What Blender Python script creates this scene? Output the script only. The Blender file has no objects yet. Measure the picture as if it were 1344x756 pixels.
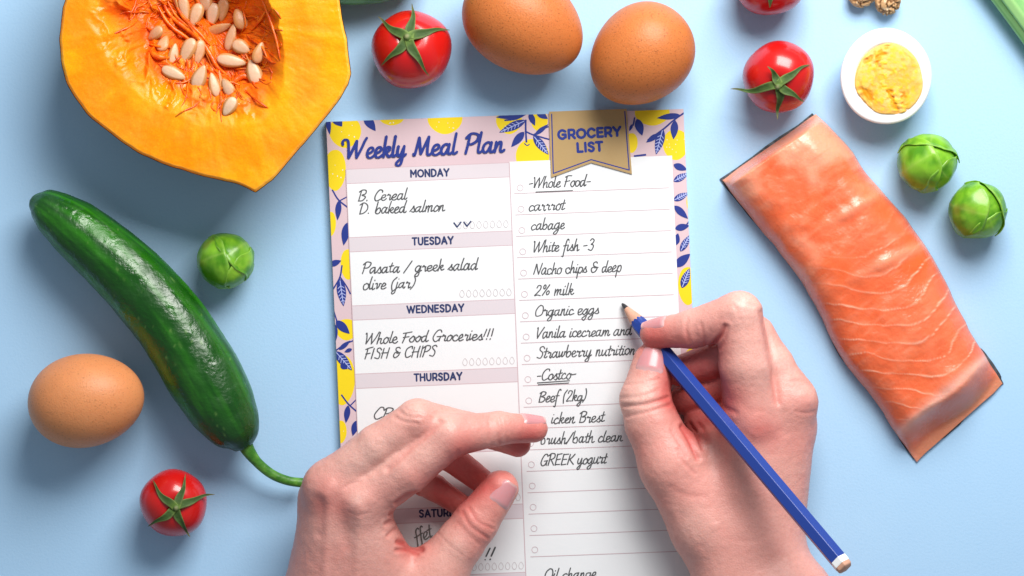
import bpy, bmesh, math, random
import numpy as np
from mathutils import Vector

S = bpy.context.scene
U = 1.0 / 3000.0          # one photo pixel on the table = 1/3 mm
H = 3000.0                # camera height above the table, in those units
R = math.radians
random.seed(4)
rng = np.random.default_rng(7)

# ------------------------------------------------------------------ camera
cam = bpy.data.cameras.new('camera')
camo = bpy.data.objects.new('camera', cam)
S.collection.objects.link(camo)
camo.location = (0, 0, H * U)
cam.sensor_width = 36.0
cam.lens = 36.0 * H / 1344.0
cam.clip_start = 0.01
cam.clip_end = 50
S.camera = camo

# ------------------------------------------------------------------ light
w = bpy.data.worlds.new('World')
S.world = w
w.use_nodes = True
w.node_tree.nodes['Background'].inputs[0].default_value = (0.80, 0.90, 1.0, 1)
w.node_tree.nodes['Background'].inputs[1].default_value = 0.29


def lamp(name, loc, target, sx, sy, power, col):
    l = bpy.data.lights.new(name, 'AREA')
    l.shape = 'RECTANGLE'
    l.size, l.size_y = sx, sy
    l.energy = power
    l.color = col
    o = bpy.data.objects.new(name, l)
    S.collection.objects.link(o)
    o.location = loc
    d = Vector(target) - Vector(loc)
    o.rotation_euler = d.to_track_quat('-Z', 'Y').to_euler()
    return o


lamp('window_light', (0.19, 0.52, 0.53), (0.02, 0.02, 0), 0.50, 0.40, 10.1, (1.0, 0.98, 0.95))

S.view_settings.view_transform = 'Standard'
S.view_settings.look = 'None'
S.view_settings.exposure = 0
S.view_settings.gamma = 1
try:
    S.cycles.use_denoising = True
    S.cycles.max_bounces = 8
except Exception:
    pass


# ------------------------------------------------------------------ helpers
def W(px, py, z=0.0):
    """photo pixel seen at height z -> point on the set, in units of U"""
    px = np.asarray(px, float); py = np.asarray(py, float); z = np.asarray(z, float)
    k = (H - z) / H
    return np.stack(np.broadcast_arrays((px - 672) * k, (378 - py) * k, z), -1)


def hash3(ix, iy, iz, seed):
    h = (ix.astype(np.uint32) * np.uint32(374761393) + iy.astype(np.uint32) * np.uint32(668265263)
         + iz.astype(np.uint32) * np.uint32(2246822519) + np.uint32((seed * 3266489917) & 0xffffffff))
    h = (h ^ (h >> np.uint32(13))) * np.uint32(1274126177)
    h = h ^ (h >> np.uint32(16))
    return h.astype(np.float64) / 4294967295.0


def vnoise(P, seed=0):
    P = np.asarray(P, float)
    i = np.floor(P).astype(np.int64)
    f = P - i
    u = f * f * (3 - 2 * f)
    r = 0
    for dx in (0, 1):
        for dy in (0, 1):
            for dz in (0, 1):
                wgt = (u[:, 0] if dx else 1 - u[:, 0]) * (u[:, 1] if dy else 1 - u[:, 1]) * (u[:, 2] if dz else 1 - u[:, 2])
                r = r + wgt * hash3(i[:, 0] + dx, i[:, 1] + dy, i[:, 2] + dz, seed)
    return r * 2 - 1


def fbm(P, octv=4, seed=0, gain=0.5):
    a, s, r = 1.0, 0.0, 0
    P = np.asarray(P, float)
    for o in range(octv):
        r = r + a * vnoise(P * 2 ** o + 17.3 * o, seed + o)
        s += a
        a *= gain
    return r / s


def smooth(a, b, x):
    t = np.clip((x - a) / (b - a), 0, 1)
    return t * t * (3 - 2 * t)


def mixc(a, b, t):
    t = np.asarray(t)[..., None]
    return np.asarray(a) * (1 - t) + np.asarray(b) * t


def empty(name, loc):
    o = bpy.data.objects.new(name, None)
    S.collection.objects.link(o)
    o.empty_display_size = 0.01
    o.location = Vector([float(c) * U for c in loc])
    return o


def tag(o, label, cat, group=None, kind=None):
    if label: o['label'] = label
    if cat: o['category'] = cat
    if group: o['group'] = group
    if kind: o['kind'] = kind
    return o


def wloc(o):
    v = Vector((0, 0, 0))
    while o is not None:
        v = v + o.location
        o = o.parent
    return v


def mesh_obj(name, V, F, mats, parent=None, smoothed=True, col=None, fmat=None, origin=None):
    V = np.asarray(V, float)
    base = np.zeros(3)
    o_loc = Vector((0, 0, 0))
    if parent is not None:
        base = np.array(wloc(parent)) / U
    if origin is not None:
        o_loc = Vector([float(a) * U for a in (np.asarray(origin, float) - base)])
        base = np.asarray(origin, float)
    me = bpy.data.meshes.new(name)
    me.from_pydata(((V - base) * U).tolist(), [], [list(map(int, f)) for f in F] if not isinstance(F, np.ndarray) else F.tolist())
    if not isinstance(mats, (list, tuple)): mats = [mats]
    for m in mats: me.materials.append(m)
    if fmat is not None:
        me.polygons.foreach_set('material_index', np.asarray(fmat, np.int32))
    if smoothed:
        me.polygons.foreach_set('use_smooth', np.ones(len(me.polygons), bool))
    if col is not None:
        ca = me.color_attributes.new('Col', 'FLOAT_COLOR', 'POINT')
        c4 = np.ones((len(V), 4))
        c4[:, :3] = col
        ca.data.foreach_set('color', c4.ravel())
    if smoothed:                       # make every face look outward
        bm = bmesh.new(); bm.from_mesh(me)
        bmesh.ops.recalc_face_normals(bm, faces=bm.faces)
        if name in ('flesh', 'yolk', 'pumpkin_flesh', 'fingernail') and sum(f.normal.z * f.calc_area() for f in bm.faces) < 0:
            bmesh.ops.reverse_faces(bm, faces=bm.faces)
        bm.to_mesh(me); bm.free()
    me.update()
    o = bpy.data.objects.new(name, me)
    S.collection.objects.link(o)
    o.parent = parent
    o.location = o_loc
    return o


def grid_faces(n, m, wrap_n=False, wrap_m=False):
    i = np.arange(n if wrap_n else n - 1)
    j = np.arange(m if wrap_m else m - 1)
    I, J = np.meshgrid(i, j, indexing='ij')
    I2, J2 = (I + 1) % n, (J + 1) % m
    return np.stack([I * m + J, I2 * m + J, I2 * m + J2, I * m + J2], -1).reshape(-1, 4)


def catmull(pts, n=8):
    P = np.asarray(pts, float)
    if len(P) < 3:
        t = np.linspace(0, 1, n * 2 + 1)[:, None]
        return P[0] * (1 - t) + P[-1] * t
    Q = np.vstack([2 * P[0] - P[1], P, 2 * P[-1] - P[-2]])
    out = []
    t = np.linspace(0, 1, n, endpoint=False)[:, None]
    for i in range(len(P) - 1):
        a, b, c, d = Q[i], Q[i + 1], Q[i + 2], Q[i + 3]
        out.append(0.5 * ((2 * b) + (-a + c) * t + (2 * a - 5 * b + 4 * c - d) * t ** 2 + (-a + 3 * b - 3 * c + d) * t ** 3))
    out.append(P[-1:])
    return np.vstack(out)


def resample(P, n):
    P = np.asarray(P, float)
    d = np.r_[0, np.cumsum(np.linalg.norm(np.diff(P, axis=0), axis=1))]
    t = np.linspace(0, d[-1], n)
    return np.stack([np.interp(t, d, P[:, k]) for k in range(P.shape[1])], -1)


def tube(P, r, seg=12, cap=True):
    """swept round tube through world points P with radius per point"""
    P = np.asarray(P, float)
    r = np.broadcast_to(np.asarray(r, float), len(P))
    T = np.gradient(P, axis=0)
    T /= np.linalg.norm(T, axis=1)[:, None] + 1e-9
    up = np.array([0, 0, 1.0])
    if abs(T[0] @ up) > 0.9: up = np.array([1.0, 0, 0])
    N = []
    n = up - T[0] * (up @ T[0]); n /= np.linalg.norm(n)
    for t in T:
        n = n - t * (n @ t); n /= np.linalg.norm(n); N.append(n)
    N = np.array(N); B = np.cross(T, N)
    a = np.linspace(0, 2 * np.pi, seg, endpoint=False)
    V = P[:, None] + r[:, None, None] * (np.cos(a)[None, :, None] * N[:, None] + np.sin(a)[None, :, None] * B[:, None])
    F = grid_faces(len(P), seg, False, True)
    V = V.reshape(-1, 3)
    F = [list(f)[::-1] for f in F]
    if cap:
        k = len(V)
        V = np.vstack([V, P[0], P[-1]])
        m = (len(P) - 1) * seg
        for j in range(seg):
            F.append([k, j, (j + 1) % seg][::-1] if False else [k, (j + 1) % seg, j][::-1])
            F.append([k + 1, m + j, m + (j + 1) % seg][::-1])
    return V, F


class MB:
    def __init__(self):
        self.V, self.F, self.M, self.C, self.n = [], [], [], [], 0

    def add(self, V, F, m=0, col=None):
        V = np.asarray(V, float)
        self.V.append(V)
        if col is not None: self.C.append(np.broadcast_to(np.asarray(col, float), (len(V), 3)))
        for f in F: self.F.append([int(i) + self.n for i in f]); self.M.append(m)
        self.n += len(V)

    def build(self, name, mats, parent=None, smoothed=False, origin=None):
        return mesh_obj(name, np.vstack(self.V), self.F, mats, parent, smoothed,
                        np.vstack(self.C) if self.C else None, self.M, origin)


# ------------------------------------------------------------------ materials
def mat(name, color=(0.5, 0.5, 0.5), rough=0.5, spec=0.5, attr=False, sss=0.0, sssr=(1, 0.4, 0.2), sscale=0.003,
        bump=None, var=None, coat=0.0, noise_rough=None, metal=0.0):
    """bump: list of (scale, strength, distance) noise layers; var: (scale, amount, colour) noise tint"""
    m = bpy.data.materials.new(name)
    m.use_nodes = True
    nt = m.node_tree
    b = nt.nodes['Principled BSDF']
    b.inputs['Roughness'].default_value = rough
    b.inputs['Specular IOR Level'].default_value = spec
    b.inputs['Metallic'].default_value = metal
    b.inputs['Coat Weight'].default_value = coat
    b.inputs['Coat Roughness'].default_value = 0.08
    tc = nt.nodes.new('ShaderNodeTexCoord')
    if attr:
        a = nt.nodes.new('ShaderNodeAttribute'); a.attribute_name = 'Col'
        src = a.outputs['Color']
    else:
        a = nt.nodes.new('ShaderNodeRGB'); a.outputs[0].default_value = (*color, 1)
        src = a.outputs[0]
    for v in (var or []):
        n = nt.nodes.new('ShaderNodeTexNoise')
        n.inputs['Scale'].default_value = v[0]
        n.inputs['Detail'].default_value = 4
        n.inputs['Roughness'].default_value = 0.6
        nt.links.new(tc.outputs['Object'], n.inputs['Vector'])
        rp = nt.nodes.new('ShaderNodeMapRange')
        lo, hi = (v[3], v[4]) if len(v) > 4 else (0.4, 0.65)
        rp.inputs['From Min'].default_value = lo
        rp.inputs['From Max'].default_value = hi
        rp.inputs['To Max'].default_value = v[1]
        nt.links.new(n.outputs['Fac'], rp.inputs['Value'])
        mx = nt.nodes.new('ShaderNodeMix'); mx.data_type = 'RGBA'
        nt.links.new(rp.outputs[0], mx.inputs[0])
        nt.links.new(src, mx.inputs[6])
        mx.inputs[7].default_value = (*v[2], 1)
        src = mx.outputs[2]
    nt.links.new(src, b.inputs['Base Color'])
    if sss > 0:
        b.inputs['Subsurface Weight'].default_value = sss
        b.inputs['Subsurface Radius'].default_value = sssr
        b.inputs['Subsurface Scale'].default_value = sscale
    prev = None
    for bp in (bump or []):
        kind = bp[3] if len(bp) > 3 else 'noise'
        if kind == 'voronoi':
            n = nt.nodes.new('ShaderNodeTexVoronoi')
            out = n.outputs['Distance']
        else:
            n = nt.nodes.new('ShaderNodeTexNoise')
            n.inputs['Detail'].default_value = 3
            out = n.outputs['Fac']
        n.inputs['Scale'].default_value = bp[0]
        nt.links.new(tc.outputs['Object'], n.inputs['Vector'])
        bm = nt.nodes.new('ShaderNodeBump')
        bm.inputs['Strength'].default_value = bp[1]
        bm.inputs['Distance'].default_value = bp[2]
        nt.links.new(out, bm.inputs['Height'])
        if prev is not None: nt.links.new(prev, bm.inputs['Normal'])
        prev = bm.outputs[0]
    if prev is not None: nt.links.new(prev, b.inputs['Normal'])
    if noise_rough:
        n = nt.nodes.new('ShaderNodeTexNoise'); n.inputs['Scale'].default_value = noise_rough[0]
        nt.links.new(tc.outputs['Object'], n.inputs['Vector'])
        rp = nt.nodes.new('ShaderNodeMapRange')
        rp.inputs['From Min'].default_value = 0.35; rp.inputs['From Max'].default_value = 0.65
        rp.inputs['To Min'].default_value = noise_rough[1]; rp.inputs['To Max'].default_value = noise_rough[2]
        nt.links.new(n.outputs['Fac'], rp.inputs['Value'])
        nt.links.new(rp.outputs[0], b.inputs['Roughness'])
    return m


M = {}
M['table'] = mat('table_paint', (0.395, 0.61, 0.84), 0.6, 0.15, bump=[(900, 0.16, 0.0004)],
                 var=[(9, 0.35, (0.44, 0.66, 0.865), 0.48, 0.68), (900, 0.22, (0.29, 0.53, 0.80), 0.5, 0.7), (1700, 0.2, (0.42, 0.66, 0.92), 0.5, 0.7)])
M['paper'] = mat('paper_white', (0.775, 0.785, 0.80), 0.6, 0.2, bump=[(120, 0.05, 0.002)])
M['paper_edge'] = mat('paper_edge', (0.72, 0.72, 0.73), 0.8, 0.1)
M['pink'] = mat('print_pink', (0.655, 0.49, 0.525), 0.5, 0.25)
M['band'] = mat('print_band', (0.66, 0.595, 0.63), 0.5, 0.2)
M['yellow'] = mat('print_yellow', (0.83, 0.62, 0.012), 0.5, 0.25)
M['navy'] = mat('print_navy', (0.020, 0.038, 0.235), 0.5, 0.25)
M['vein'] = mat('print_vein', (0.42, 0.47, 0.78), 0.5, 0.25)
M['heading'] = mat('print_heading', (0.03, 0.045, 0.13), 0.5, 0.2)
M['ink'] = mat('pencil_ink', (0.085, 0.087, 0.092), 0.6, 0.2)
M['ink_faint'] = mat('pencil_ink_faint', (0.17, 0.17, 0.165), 0.6, 0.2)
M['rule'] = mat('print_rule', (0.58, 0.44, 0.47), 0.5, 0.2)
M['faint'] = mat('print_faint', (0.56, 0.50, 0.51), 0.5, 0.2)
M['gold'] = mat('banner_tan', (0.43, 0.285, 0.12), 0.45, 0.4, var=[(90, 0.25, (0.50, 0.35, 0.17))])
M['pencil'] = mat('pencil_blue', (0.018, 0.052, 0.29), 0.3, 0.5)
M['wood'] = mat('pencil_wood', (0.66, 0.36, 0.25), 0.6, 0.3, var=[(300, 0.4, (0.5, 0.26, 0.17))])
M['lead'] = mat('pencil_lead', (0.03, 0.03, 0.035), 0.35, 0.5)
M['white_paint'] = mat('pencil_white', (0.85, 0.85, 0.85), 0.35, 0.5)

# ================================================================== SETTING
tb = mesh_obj('tabletop', [(-4000, -4000, 0), (4000, -4000, 0), (4000, 4000, 0), (-4000, 4000, 0)], [[0, 1, 2, 3]], M['table'], smoothed=False)
tag(tb, 'pale blue matte tabletop under all the food and the notepad', 'table', kind='structure')

# ================================================================== NOTEPAD
PZ = 12.0                     # top of the pad
pad = empty('notepad', W(675, 460, 0))
tag(pad, 'weekly meal planner pad with lemon border and handwritten grocery list', 'notepad')
TL, TR, BR, BL = (428, 160), (897, 143), (931, 905), (462, 922)
lv = [0.0]


def layer(step=0.06):
    lv[0] += step * 0.1
    return PZ + lv[0]


def flat(poly, z):
    return W([p[0] for p in poly], [p[1] for p in poly], z)


# paper block
mb = MB()
top = flat([TL, TR, BR, BL], PZ)
bot = flat([TL, TR, BR, BL], 0.4)
mb.add(np.vstack([top, bot]), [[0, 3, 2, 1], [0, 1, 5, 4], [1, 2, 6, 5], [2, 3, 7, 6], [3, 0, 4, 7]], 0)
blk = mb.build('paper_block', [M['paper_edge']], pad)
for i in range(1): pass


def clip_poly(poly, quad):
    """Sutherland-Hodgman against a convex quad (any orientation)"""
    q = [np.array(p, float) for p in quad]
    area = sum(q[i][0] * q[(i + 1) % 4][1] - q[(i + 1) % 4][0] * q[i][1] for i in range(4))
    if area < 0: q = q[::-1]
    out = [np.array(p, float) for p in poly]
    for i in range(4):
        a, b = q[i], q[(i + 1) % 4]
        e = b - a
        side = lambda p: e[0] * (p[1] - a[1]) - e[1] * (p[0] - a[0])
        res = []
        for k in range(len(out)):
            p, n = out[k], out[(k + 1) % len(out)]
            sp, sn = side(p), side(n)
            if sp >= 0: res.append(p)
            if (sp >= 0) != (sn >= 0): res.append(p + (n - p) * (sp / (sp - sn)))
        out = res
        if not out: return []
    return out


PAD = [TL, TR, BR, BL]
up = lambda poly: poly[::-1] if sum(poly[i][0] * poly[(i + 1) % len(poly)][1] - poly[(i + 1) % len(poly)][0] * poly[i][1] for i in range(len(poly))) > 0 else poly

# printed border: pink ground, lemons, leaves and twigs in one sheet
border = MB()


def put(mb, poly, m, step=0.05, clip=True):
    if clip: poly = clip_poly(poly, PAD)
    if len(poly) < 3: return
    poly = up([tuple(p) for p in poly])
    mb.add(flat(poly, layer(step)), [list(range(len(poly)))], m)


put(border, PAD, 0, 1.0)


def lemon(cx, cy, rx, ry, rot=0.0):
    a = np.linspace(0, 2 * np.pi, 40, endpoint=False)
    x = rx * np.cos(a); y = ry * np.sin(a) * (1 + 0.06 * np.sign(np.sin(a)) * np.abs(np.sin(a)) ** 6)
    c, s = math.cos(R(rot)), math.sin(R(rot))
    put(border, list(zip(cx + x * c - y * s, cy + x * s + y * c)), 1)


def fleck(cx, cy, n, rad):
    for _ in range(n):
        x, y = cx + random.uniform(-rad, rad), cy + random.uniform(-rad, rad)
        r = random.uniform(0.5, 0.9)
        put(border, [(x - r, y), (x, y - r), (x + r, y), (x, y + r)], 4, 0.01)


def strip(pts, wd, n=6):
    P = catmull(pts, n)
    T = np.gradient(P, axis=0); T /= np.linalg.norm(T, axis=1)[:, None] + 1e-9
    N = np.stack([-T[:, 1], T[:, 0]], -1)
    wd = np.broadcast_to(wd, len(P))[:, None] if np.ndim(wd) < 1 else np.interp(np.linspace(0, 1, len(P)), np.linspace(0, 1, len(wd)), wd)[:, None]
    return P + N * wd / 2, P - N * wd / 2


def twig(pts, wd=2.0):
    a, b = strip(pts, wd)
    put(border, [tuple(p) for p in a] + [tuple(p) for p in b[::-1]], 2)


def leaf(x0, y0, x1, y1, wd, veins=False):
    """pointed leaf from stem (x0,y0) to tip (x1,y1)"""
    d = np.array([x1 - x0, y1 - y0], float); L = np.linalg.norm(d); d /= L
    n = np.array([-d[1], d[0]])
    t = np.linspace(0, 1, 15)
    prof = wd / 2 * np.sin(np.pi * t ** 0.8) ** 0.9
    P0 = np.array([x0, y0])
    A = [tuple(P0 + d * L * a + n * p) for a, p in zip(t, prof)]
    B = [tuple(P0 + d * L * a - n * p) for a, p in zip(t, prof)]
    put(border, A + B[::-1][1:-1], 2)
    if veins:
        def line(p, q, ww):
            p, q = np.array(p), np.array(q)
            e = (q - p) / np.linalg.norm(q - p); m = np.array([-e[1], e[0]]) * ww / 2
            put(border, [tuple(p + m), tuple(q + m), tuple(q - m), tuple(p - m)], 3, 0.012)
        line(P0 + d * L * 0.06, P0 + d * L * 0.93, 1.0)
        for k in range(1, 6):
            a = 0.12 + 0.13 * k
            ww = wd / 2 * math.sin(math.pi * a ** 0.8) ** 0.9 * 0.8
            for sgn in (-1, 1):
                line(P0 + d * L * a, P0 + d * (L * a + ww * 0.8) + n * sgn * ww, 0.8)


for l in [(453, 172, 21, 21), (514, 155, 16, 9), (584, 155, 23, 20), (668, 158, 17, 17), (699, 205, 22, 24), (708, 158, 11, 14),
          (856, 148, 23, 16), (887, 189, 17, 20), (829, 187, 8, 13), (440, 222, 14, 27), (434, 293, 7, 16), (457, 346, 10, 20),
          (455, 432, 14, 14), (449, 497, 17, 33), (447, 566, 8, 15), (903, 374, 13, 25), (906, 265, 5, 12), (906, 745, 14, 24),
          (470, 690, 16, 28), (464, 640, 10, 16), (907, 480, 10, 24), (904, 580, 14, 22), (910, 660, 9, 20), (470, 820, 18, 30), (924, 850, 15, 26)]:
    lemon(*l)
for f in [(455, 172, 8, 12), (668, 158, 8, 12), (886, 190, 9, 12), (514, 156, 4, 6), (903, 376, 7, 10), (452, 470, 6, 8), (447, 566, 4, 6), (440, 225, 6, 10), (584, 157, 7, 12)]:
    fleck(f[0], f[1], f[2], f[3])
for t in [([(436, 249), (444, 262), (456, 272)], 2), ([(456, 258), (445, 264)], 1.6), ([(449, 348), (446, 364), (437, 380)], 2),
          ([(446, 363), (455, 376), (460, 386)], 1.8), ([(438, 408), (443, 424)], 1.8), ([(441, 460), (452, 452), (464, 447)], 1.8),
          ([(448, 518), (457, 530), (468, 540)], 2), ([(468, 524), (459, 533)], 1.6), ([(640 + 50, 157), (690, 170), (691, 187)], 2.4),
          ([(689, 172), (700, 177), (721, 183)], 2), ([(700, 177), (712, 170), (720, 166)], 1.6), ([(662, 158), (678, 156), (691, 149)], 2),
          ([(898, 148), (884, 158), (870, 170), (850, 184)], 2.2), ([(831, 165), (833, 154)], 2), ([(832, 205), (848, 203)], 2.4), ([(886, 158), (888, 168)], 1.6),
          ([(897, 300), (905, 290)], 1.8), ([(688, 188), (692, 191), (695, 189)], 1.2)]:
    twig(*t)
for l in [(429, 150, 433, 177, 7), (437, 150, 449, 166, 13), (478, 151, 493, 172, 12), (552, 150, 554, 156, 4),
          (687, 150, 651, 154, 9), (690, 158, 655, 174, 11, True), (688, 173, 671, 193, 10), (695, 148, 702, 165, 8), (704, 146, 719, 156, 9),
          (700, 178, 720, 203, 11, True), (702, 177, 720, 163, 6), (893, 151, 862, 155, 8), (886, 158, 884, 183, 10), (870, 169, 861, 203, 12, True),
          (864, 176, 848, 187, 7), (836, 156, 843, 178, 11), (830, 163, 826, 172, 4), (884, 216, 902, 223, 9), (884, 238, 904, 227, 9, True),
          (884, 263, 904, 253, 9, True), (885, 270, 903, 287, 9), (886, 300, 905, 296, 9), (886, 322, 890, 306, 9), (893, 330, 906, 308, 9, True), (886, 350, 906, 333, 12), (895, 378, 905, 352, 11, True),
          (445, 263, 443, 289, 8), (456, 292, 451, 322, 11), (432, 348, 448, 342, 8), (446, 366, 451, 402, 12, True), (441, 421, 459, 438, 11), (438, 424, 441, 447, 8),
          (445, 459, 460, 447, 6), (440, 461, 462, 486, 12, True), (462, 458, 452, 462, 5), (447, 478, 456, 484, 8), (457, 532, 454, 555, 8), (468, 552, 463, 572, 9),
          (888, 420, 906, 440, 10), (890, 520, 908, 505, 9, True), (892, 610, 910, 630, 10), (893, 700, 912, 690, 9, True), (460, 610, 456, 634, 9), (462, 655, 480, 675, 10, True), (475, 730, 468, 760, 11)]:
    leaf(*l)
border.build('printed_border', [M['pink'], M['yellow'], M['navy'], M['vein'], M['paper']], pad)

# white panels
lv[0] += 0.06


def part_poly(name, polys, m, step=0.08):
    mb = MB()
    for p in polys: put(mb, p, 0, step)
    return mb.build(name, [m], pad)


# left column with a heading band over each day, right column with the list
lx = lambda y: 454.0 + (y - 222) * 0.0445          # left edge of the day column
mx = lambda y: 668.5 + (y - 214) * 0.0400          # the line between the columns
rx = lambda y: 882.0 + (y - 204) * 0.0445
part_poly('day_panel', [[(lx(222), 222), (mx(213.4), 213.4), (mx(905), 905), (lx(912), 912)]], M['paper'])
part_poly('list_panel', [[(mx(213), 212.3), (rx(204), 204.2), (rx(896), 896), (mx(905), 905)]], M['paper'])
DAYS = ['MONDAY', 'TUESDAY', 'WEDNESDAY', 'THURSDAY', 'FRIDAY', 'SATURDAY', 'SUNDAY']


# heavy block capitals: width and strokes ('c' = curved) in a 10 high box
BLK = {
 'A': (9.4, [[(0.6, 0), (4.7, 10), (8.8, 0)], [(2.2, 3.2), (7.2, 3.2)]]),
 'C': (9.0, ['c', [(8.2, 8.2), (5, 10), (1.8, 8.4), (0.6, 5), (1.8, 1.6), (5, 0), (8.2, 1.8)]]),
 'D': (8.8, [[(0.9, 0), (0.9, 10)], 'c', [(0.9, 10), (4.6, 9.8), (7.6, 7.6), (8.0, 5), (7.6, 2.4), (4.6, 0.2), (0.9, 0)]]),
 'E': (7.2, [[(6.6, 10), (0.9, 10), (0.9, 0), (6.6, 0)], [(0.9, 5.1), (6.0, 5.1)]]),
 'F': (7.0, [[(6.6, 10), (0.9, 10), (0.9, 0)], [(0.9, 4.9), (6.0, 4.9)]]),
 'G': (9.8, ['c', [(8.6, 8.4), (5.2, 10), (1.8, 8.4), (0.6, 5), (1.8, 1.6), (5.2, 0), (8.6, 1.8)], [(8.7, 1.6), (8.7, 4.8), (5.4, 4.8)]]),
 'H': (8.8, [[(0.9, 0), (0.9, 10)], [(7.9, 0), (7.9, 10)], [(0.9, 5.1), (7.9, 5.1)]]),
 'I': (2.6, [[(1.3, 0), (1.3, 10)]]),
 'L': (7.0, [[(0.9, 10), (0.9, 0), (6.4, 0)]]),
 'M': (10.4, [[(0.9, 0), (0.9, 10), (5.2, 3.6), (9.5, 10), (9.5, 0)]]),
 'N': (9.0, [[(0.9, 0), (0.9, 10), (8.1, 0), (8.1, 10)]]),
 'O': (10.4, ['c', [(5.2, 10), (1.9, 8.5), (0.6, 5), (1.9, 1.5), (5.2, 0), (8.5, 1.5), (9.8, 5), (8.5, 8.5), (5.2, 10)]]),
 'R': (8.0, [[(0.9, 0), (0.9, 10), (4.4, 10)], 'c', [(4.2, 10), (6.6, 9.4), (7.2, 7), (6.4, 4.6), (4.2, 3.9)], [(4.4, 3.9), (0.9, 3.9)], [(4.4, 3.9), (7.4, 0)]]),
 'S': (7.6, ['c', [(6.6, 8.6), (4.2, 10), (1.4, 9.0), (1.3, 6.8), (3.6, 5.4), (5.9, 4.2), (6.6, 2.4), (5.4, 0.4), (3.0, 0), (0.8, 1.5)]]),
 'T': (7.8, [[(0.3, 10), (7.5, 10)], [(3.9, 10), (3.9, 0)]]),
 'U': (8.6, ['c', [(0.9, 10), (0.9, 6), (1.1, 2.4), (2.6, 0.3), (4.3, 0), (6.0, 0.3), (7.5, 2.4), (7.7, 6), (7.7, 10)]]),
 'W': (13.2, [[(0.4, 10), (3.6, 0), (6.6, 9.4), (9.6, 0), (12.8, 10)]]),
 'Y': (8.6, [[(0.4, 10), (4.3, 4.6), (8.2, 10)], [(4.3, 4.6), (4.3, 0)]]),
}


def font_mesh(text, cx, cy, width, height, ang, wt, z):
    """block lettering centred on a picture point"""
    gap = 1.9
    total = sum(BLK[c][0] for c in text) + gap * (len(text) - 1)
    sy = (height - wt) / 10.0
    sx = (width - wt) / total
    c, s = math.cos(ang), math.sin(ang)
    V, F, n, pen = [], [], 0, 0.0
    for ch in text:
        adv, strokes = BLK[ch]
        curved = False
        for st in strokes:
            if st == 'c':
                curved = True
                continue
            P = catmull(np.array(st, float), 5) if curved else np.array(st, float)
            curved = False
            X_ = (pen + P[:, 0] - total / 2) * sx
            Y_ = (P[:, 1] - 5) * sy
            P2 = np.stack([cx + X_ * c + Y_ * s, cy + X_ * s - Y_ * c], -1)
            for a, b in zip(P2[:-1], P2[1:]):
                e = (b - a) / (np.linalg.norm(b - a) + 1e-9)
                m_ = np.array([-e[1], e[0]]) * wt / 2
                V.append(W([a[0] + m_[0], b[0] + m_[0], b[0] - m_[0], a[0] - m_[0]], [a[1] + m_[1], b[1] + m_[1], b[1] - m_[1], a[1] - m_[1]], z))
                F.append([n, n + 1, n + 2, n + 3]); n += 4; z += 0.0015
            for q in P2:
                a_ = np.arange(10) * math.pi / 5
                V.append(W(q[0] + np.cos(a_) * wt / 2, q[1] - np.sin(a_) * wt / 2, z))
                F.append(list(range(n, n + 10))); n += 10; z += 0.0015
        pen += adv + gap
    return np.vstack(V), F


ANG = R(-2.1)
heads = [(564, 227, 53), (568, 316, 56), (571.5, 405, 77), (575, 494.5, 65), (578, 583, 48), (582, 673, 66), (584, 762, 50)]
for k, d in enumerate(DAYS):
    y = 222.3 + 89.6 * k
    a, b = lx(y), mx(y - 9)
    mb = MB()
    put(mb, [(a, y), (b, y - 8.9), (mx(y + 10), y + 10), (lx(y + 18.8), y + 18.8)], 0)
    for yy in (y, y + 18.8):
        put(mb, [(lx(yy), yy - 0.5), (mx(yy - 9), yy - 9.4), (mx(yy - 9), yy - 8.4), (lx(yy), yy + 0.5)], 1, 0.03)
    hb = mb.build('day_heading', [M['band'], M['rule']], pad)
    V, F = font_mesh(d, heads[k][0], heads[k][1], heads[k][2], 11.2, ANG, 2.3, layer(0.1))
    mesh_obj('day_lettering', V, F, M['heading'], hb, False)

# ruled lines and tick circles, column divider, drop icons
lv[0] += 0.03
mb = MB()
put(mb, [(mx(213) - 0.6, 213), (mx(213) + 0.6, 213), (mx(905) + 0.6, 905), (mx(905) - 0.6, 905)], 0)
put(mb, [(lx(222) - 0.5, 222), (lx(222) + 0.5, 222), (lx(905) + 0.5, 905), (lx(905) - 0.5, 905)], 0)
for k in range(23):
    y = 254 + 28.05 * k
    xa = 675 + 0.0445 * (y - 254); xb = xa + 203
    if k == 18: continue
    put(mb, [(xa, y - 0.45), (xb, y - 8.0), (xb, y - 7.1), (xa, y + 0.45)], 0, 0.03)
mb.build('ruled_lines', [M['rule']], pad)


def ring(mb, cx, cy, rx_, ry_, wd, m=0, drop=False):
    a = np.linspace(0, 2 * np.pi, 22, endpoint=False)
    sh = (1 - 0.35 * np.clip(-np.sin(a), 0, 1) ** 1.0) if drop else 1
    x, y = np.cos(a) * rx_ * sh, np.sin(a) * ry_
    xi, yi = x * (1 - wd / rx_), y * (1 - wd / ry_)
    z = layer(0.01)
    V = np.vstack([W(cx + x, cy + y, z), W(cx + xi, cy + yi, z)])
    n = 22
    mb.add(V, [[i, i + n, (i + 1) % n + n, (i + 1) % n] for i in range(n)], m)


mb = MB()
for k in range(23):
    y = 246.5 + 27.95 * k
    if k == 18: continue
    ring(mb, 682.7 + 0.0405 * (y - 246), y, 4.3, 4.3, 0.75)
mb.build('tick_circles', [M['rule']], pad)
for k in range(7):
    mb = MB()
    y = 293.8 + 89.7 * k
    x1 = 664 + 0.0445 * (y - 294)
    for j in range(8):
        ring(mb, x1 - 8.8 * j, y + 0.29 * j, 3.4, 5.0, 0.7, 0, True)
    mb.build('drop_icons', [M['faint']], pad)

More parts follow.
